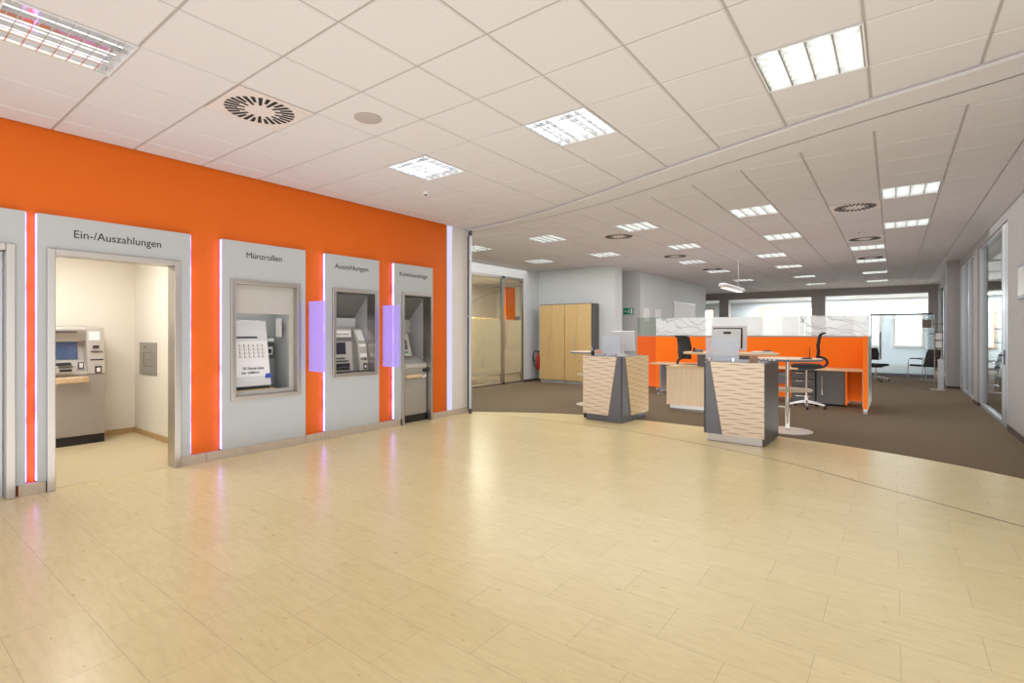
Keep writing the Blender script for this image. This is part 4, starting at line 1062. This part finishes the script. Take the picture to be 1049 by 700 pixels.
def office_chair(label, loc, rz, lift=.32, top=1.43, w0=.2):
    """seat front faces +x; lift raises the seat to counter height"""
    r = thing('office_chair', label, 'office chair', loc, rz, 'black office chairs')
    star_base(r); Z = lift
    MB().tube([(0,0,.09),(0,0,.24),(0,0,.241),(0,0,.42+Z)], [.03,.03,.017,.017], 12).build('column', M['chrome'], r, smooth=True)
    B(-.14,.14,-.12,.12,.405+Z,.445+Z).build('mechanism', M['dark'], r, bevel=.01)
    pts = [(-.24,.455),(-.255,.48),(-.235,.515),(0,.525),(.18,.52),(.25,.505),(.265,.48),(.24,.455),(0,.445)]
    MB().prism([(a, b+Z) for a, b in pts], 'y', -.23, .23).build('seat', M['mesh'], r, bevel=.02, smooth=True)
    h = top-(.64+Z)
    prof = [(-.20,.64+Z),(-.215,.64+Z+.25*h),(-.205,.64+Z+.5*h),(-.225,.64+Z+.75*h),(-.245,.64+Z+.93*h),(-.275,top-.012),(-.315,top)]
    backrest(r, prof, w0)
    loop = [(-.20,.66+Z),(-.27,.645+Z),(-.325,.60+Z),(-.335,.54+Z),(-.29,.48+Z),(-.18,.45+Z),(-.05,.435+Z)]
    MB().tube([tuple(p) for p in spline([(a,0,b) for a, b in loop], 5)], .024, 10).build('back_support', M['black'], r, smooth=True)
    return r
office_chair('tall black office chair seen side-on, behind the reception desk', (-3.22,10.3,0), R(50), .28, 1.37, .23)
office_chair('tall black office chair on chrome star base in front of the dark pedestals', (-1.33,11.12,0), R(187))
office_chair('far low black office chair just right of the orange screen end', (-.42,18.6,0), R(60), 0, .98)
def visitor_chair(label, loc, rz):
    r = thing('visitor_chair', label, 'chair', loc, rz)
    for s in (-1, 1):
        y = s*.26
        MB().tube([tuple(p) for p in spline([(-.24,y,.62),(.02,y,.66),(.22,y,.655),(.265,y,.60),(.27,y,.40),(.275,y,.06),(.24,y,.018),(0,y,.016),(-.22,y,.016),(-.26,y,.05),(-.25,y,.40)], 5)], .013, 8).build('frame', M['chrome'], r, smooth=True)
        B(-.2,.2,y-.025,y+.025,.662,.685).build('armrest', M['black'], r, bevel=.008)
    MB().tube([(-.22,-.26,.016),(-.22,.26,.016)], .012, 8).build('crossbar', M['chrome'], r)
    MB().prism([(-.24,.42),(.22,.44),(.26,.46),(.24,.50),(0,.49),(-.24,.48)], 'y', -.24, .24).build('seat', M['mesh'], r, bevel=.015, smooth=True)
    MB().prism([(-.22,.44),(-.17,.46),(-.27,.86),(-.34,.94),(-.36,.93),(-.31,.84)], 'y', -.235, .235).build('backrest', M['mesh'], r, bevel=.015, smooth=True)
    return r
visitor_chair('black visitor chair with chrome tube frame beside the brochure stand', (.72,19.3,0), R(218))
visitor_chair('black chair seen through the far glass of the right office', (2.0,18.6,0), R(180))

# brochure stand
r = thing('brochure_stand', 'slim steel brochure stand on a flat base before the right pillar', 'brochure stand', (.90,16.45,0))
B(.74,1.03,16.30,16.60,.005,.025).build('base', M['steel'], r, world=True, bevel=.003)
for x in (.82,.95): MB().tube([(x,16.45,.025),(x,16.45,1.84)], .011, 8).build('post', M['steel'], r, world=True)
B(.88,.99,16.42,16.48,.025,.78).build('leaflet_case', M['alu'], r, world=True)
for z in (.85,1.05,1.25,1.45,1.65): B(.80,.99,16.40,16.47,z,z+.012).build('shelf', M['dark'], r, world=True)
B(.70,.82,16.43,16.45,1.40,1.42).build('bar', M['dark'], r, world=True)
for z in (1.06,1.26): B(.84,.96,16.44,16.46,z+.003,z+.16).build('leaflet', M['paper'], r, world=True)

# ------------------------------------------------------------------ lights, world, camera
def area(name, loc, size, power, col=(1,1,1), rot=(0,0,0), size_y=None, spread=180):
    l = bpy.data.lights.new(name, 'AREA'); l.energy = power; l.color = col; l.size = size
    if size_y: l.shape = 'RECTANGLE'; l.size_y = size_y
    l.spread = R(spread)
    o = bpy.data.objects.new(name, l); COL.objects.link(o); o.location = loc; o.rotation_euler = rot
    return o
for (i, j) in front_lights + back_lights:
    x, y = cell(i, j)
    area('lamp', (x, y, CZ-.03), 1.1 if j < 6 else 2.6, 10 if j < 6 else (38 if i < -1 and j == 11 else 26 if i < -1 and j == 15 else 17 if j < 20 else 12), (1,.99,.97))
area('booth_lamp', (-7.4,1.4,2.58), .8, 33, (1,1,.98))
area('recess_lamp', (XW-.25,3.1,1.98), .3, 1.2, (1,.95,.85))
area('office_fill', (-11,12,3.2), 1.8, 230, (1,.93,.78))  # unseen lamp added to brighten the glazed office
area('right_office_lamp', (3.6,16,3.2), 2, 70)
area('far_fill', (-2,26.6,2.95), 7, 460, (.95,.98,1), size_y=1.6)  # unseen lamps added to brighten the far window zone
area('far_fill', (3.6,26.6,2.95), 3, 170, (.95,.98,1), size_y=1.6)

area('ceiling_fill', (-2.3,.8,.05), 7, 165, (.97,.99,1), (R(180),0,0), 9)  # unseen lamps added just above the floor, facing up to brighten the ceilings
area('ceiling_fill', (-2.6,11.5,.05), 6, 110, (1,.95,.88), (R(180),0,0), 7)
area('ceiling_fill', (-2.6,19.5,.05), 5, 12, (1,.95,.9), (R(180),0,0), 7)
w = bpy.data.worlds.new('World'); scene.world = w; w.use_nodes = True
t = w.node_tree; t.nodes.clear()
out = t.nodes.new('ShaderNodeOutputWorld'); bg = t.nodes.new('ShaderNodeBackground'); L(t, bg.outputs[0], out.inputs[0])
tc = t.nodes.new('ShaderNodeTexCoord'); sx = t.nodes.new('ShaderNodeSeparateXYZ'); L(t, tc.outputs['Generated'], sx.inputs[0])
mr = t.nodes.new('ShaderNodeMapRange'); mr.inputs[1].default_value = .2; mr.inputs[2].default_value = .8; mr.inputs[3].default_value = 1.75; mr.inputs[4].default_value = 5
L(t, sx.outputs[1], mr.inputs[0]); L(t, mr.outputs[0], bg.inputs[1])
bg.inputs[0].default_value = (.97,.98,1,1)

cam = bpy.data.cameras.new('Camera'); co = bpy.data.objects.new('Camera', cam); COL.objects.link(co)
co.location = (0,0,HC); co.rotation_euler = (R(90),0,.6453)
cam.sensor_fit = 'HORIZONTAL'; cam.sensor_width = 36; cam.lens = 519.2*36/1049; cam.shift_y = -8.7/1049
cam.clip_start = .05; cam.clip_end = 200
scene.camera = co
scene.view_settings.view_transform = 'Standard'
scene.view_settings.look = 'None'
scene.view_settings.exposure = .1
scene.cycles.max_bounces = 8
scene.cycles.use_denoising = True
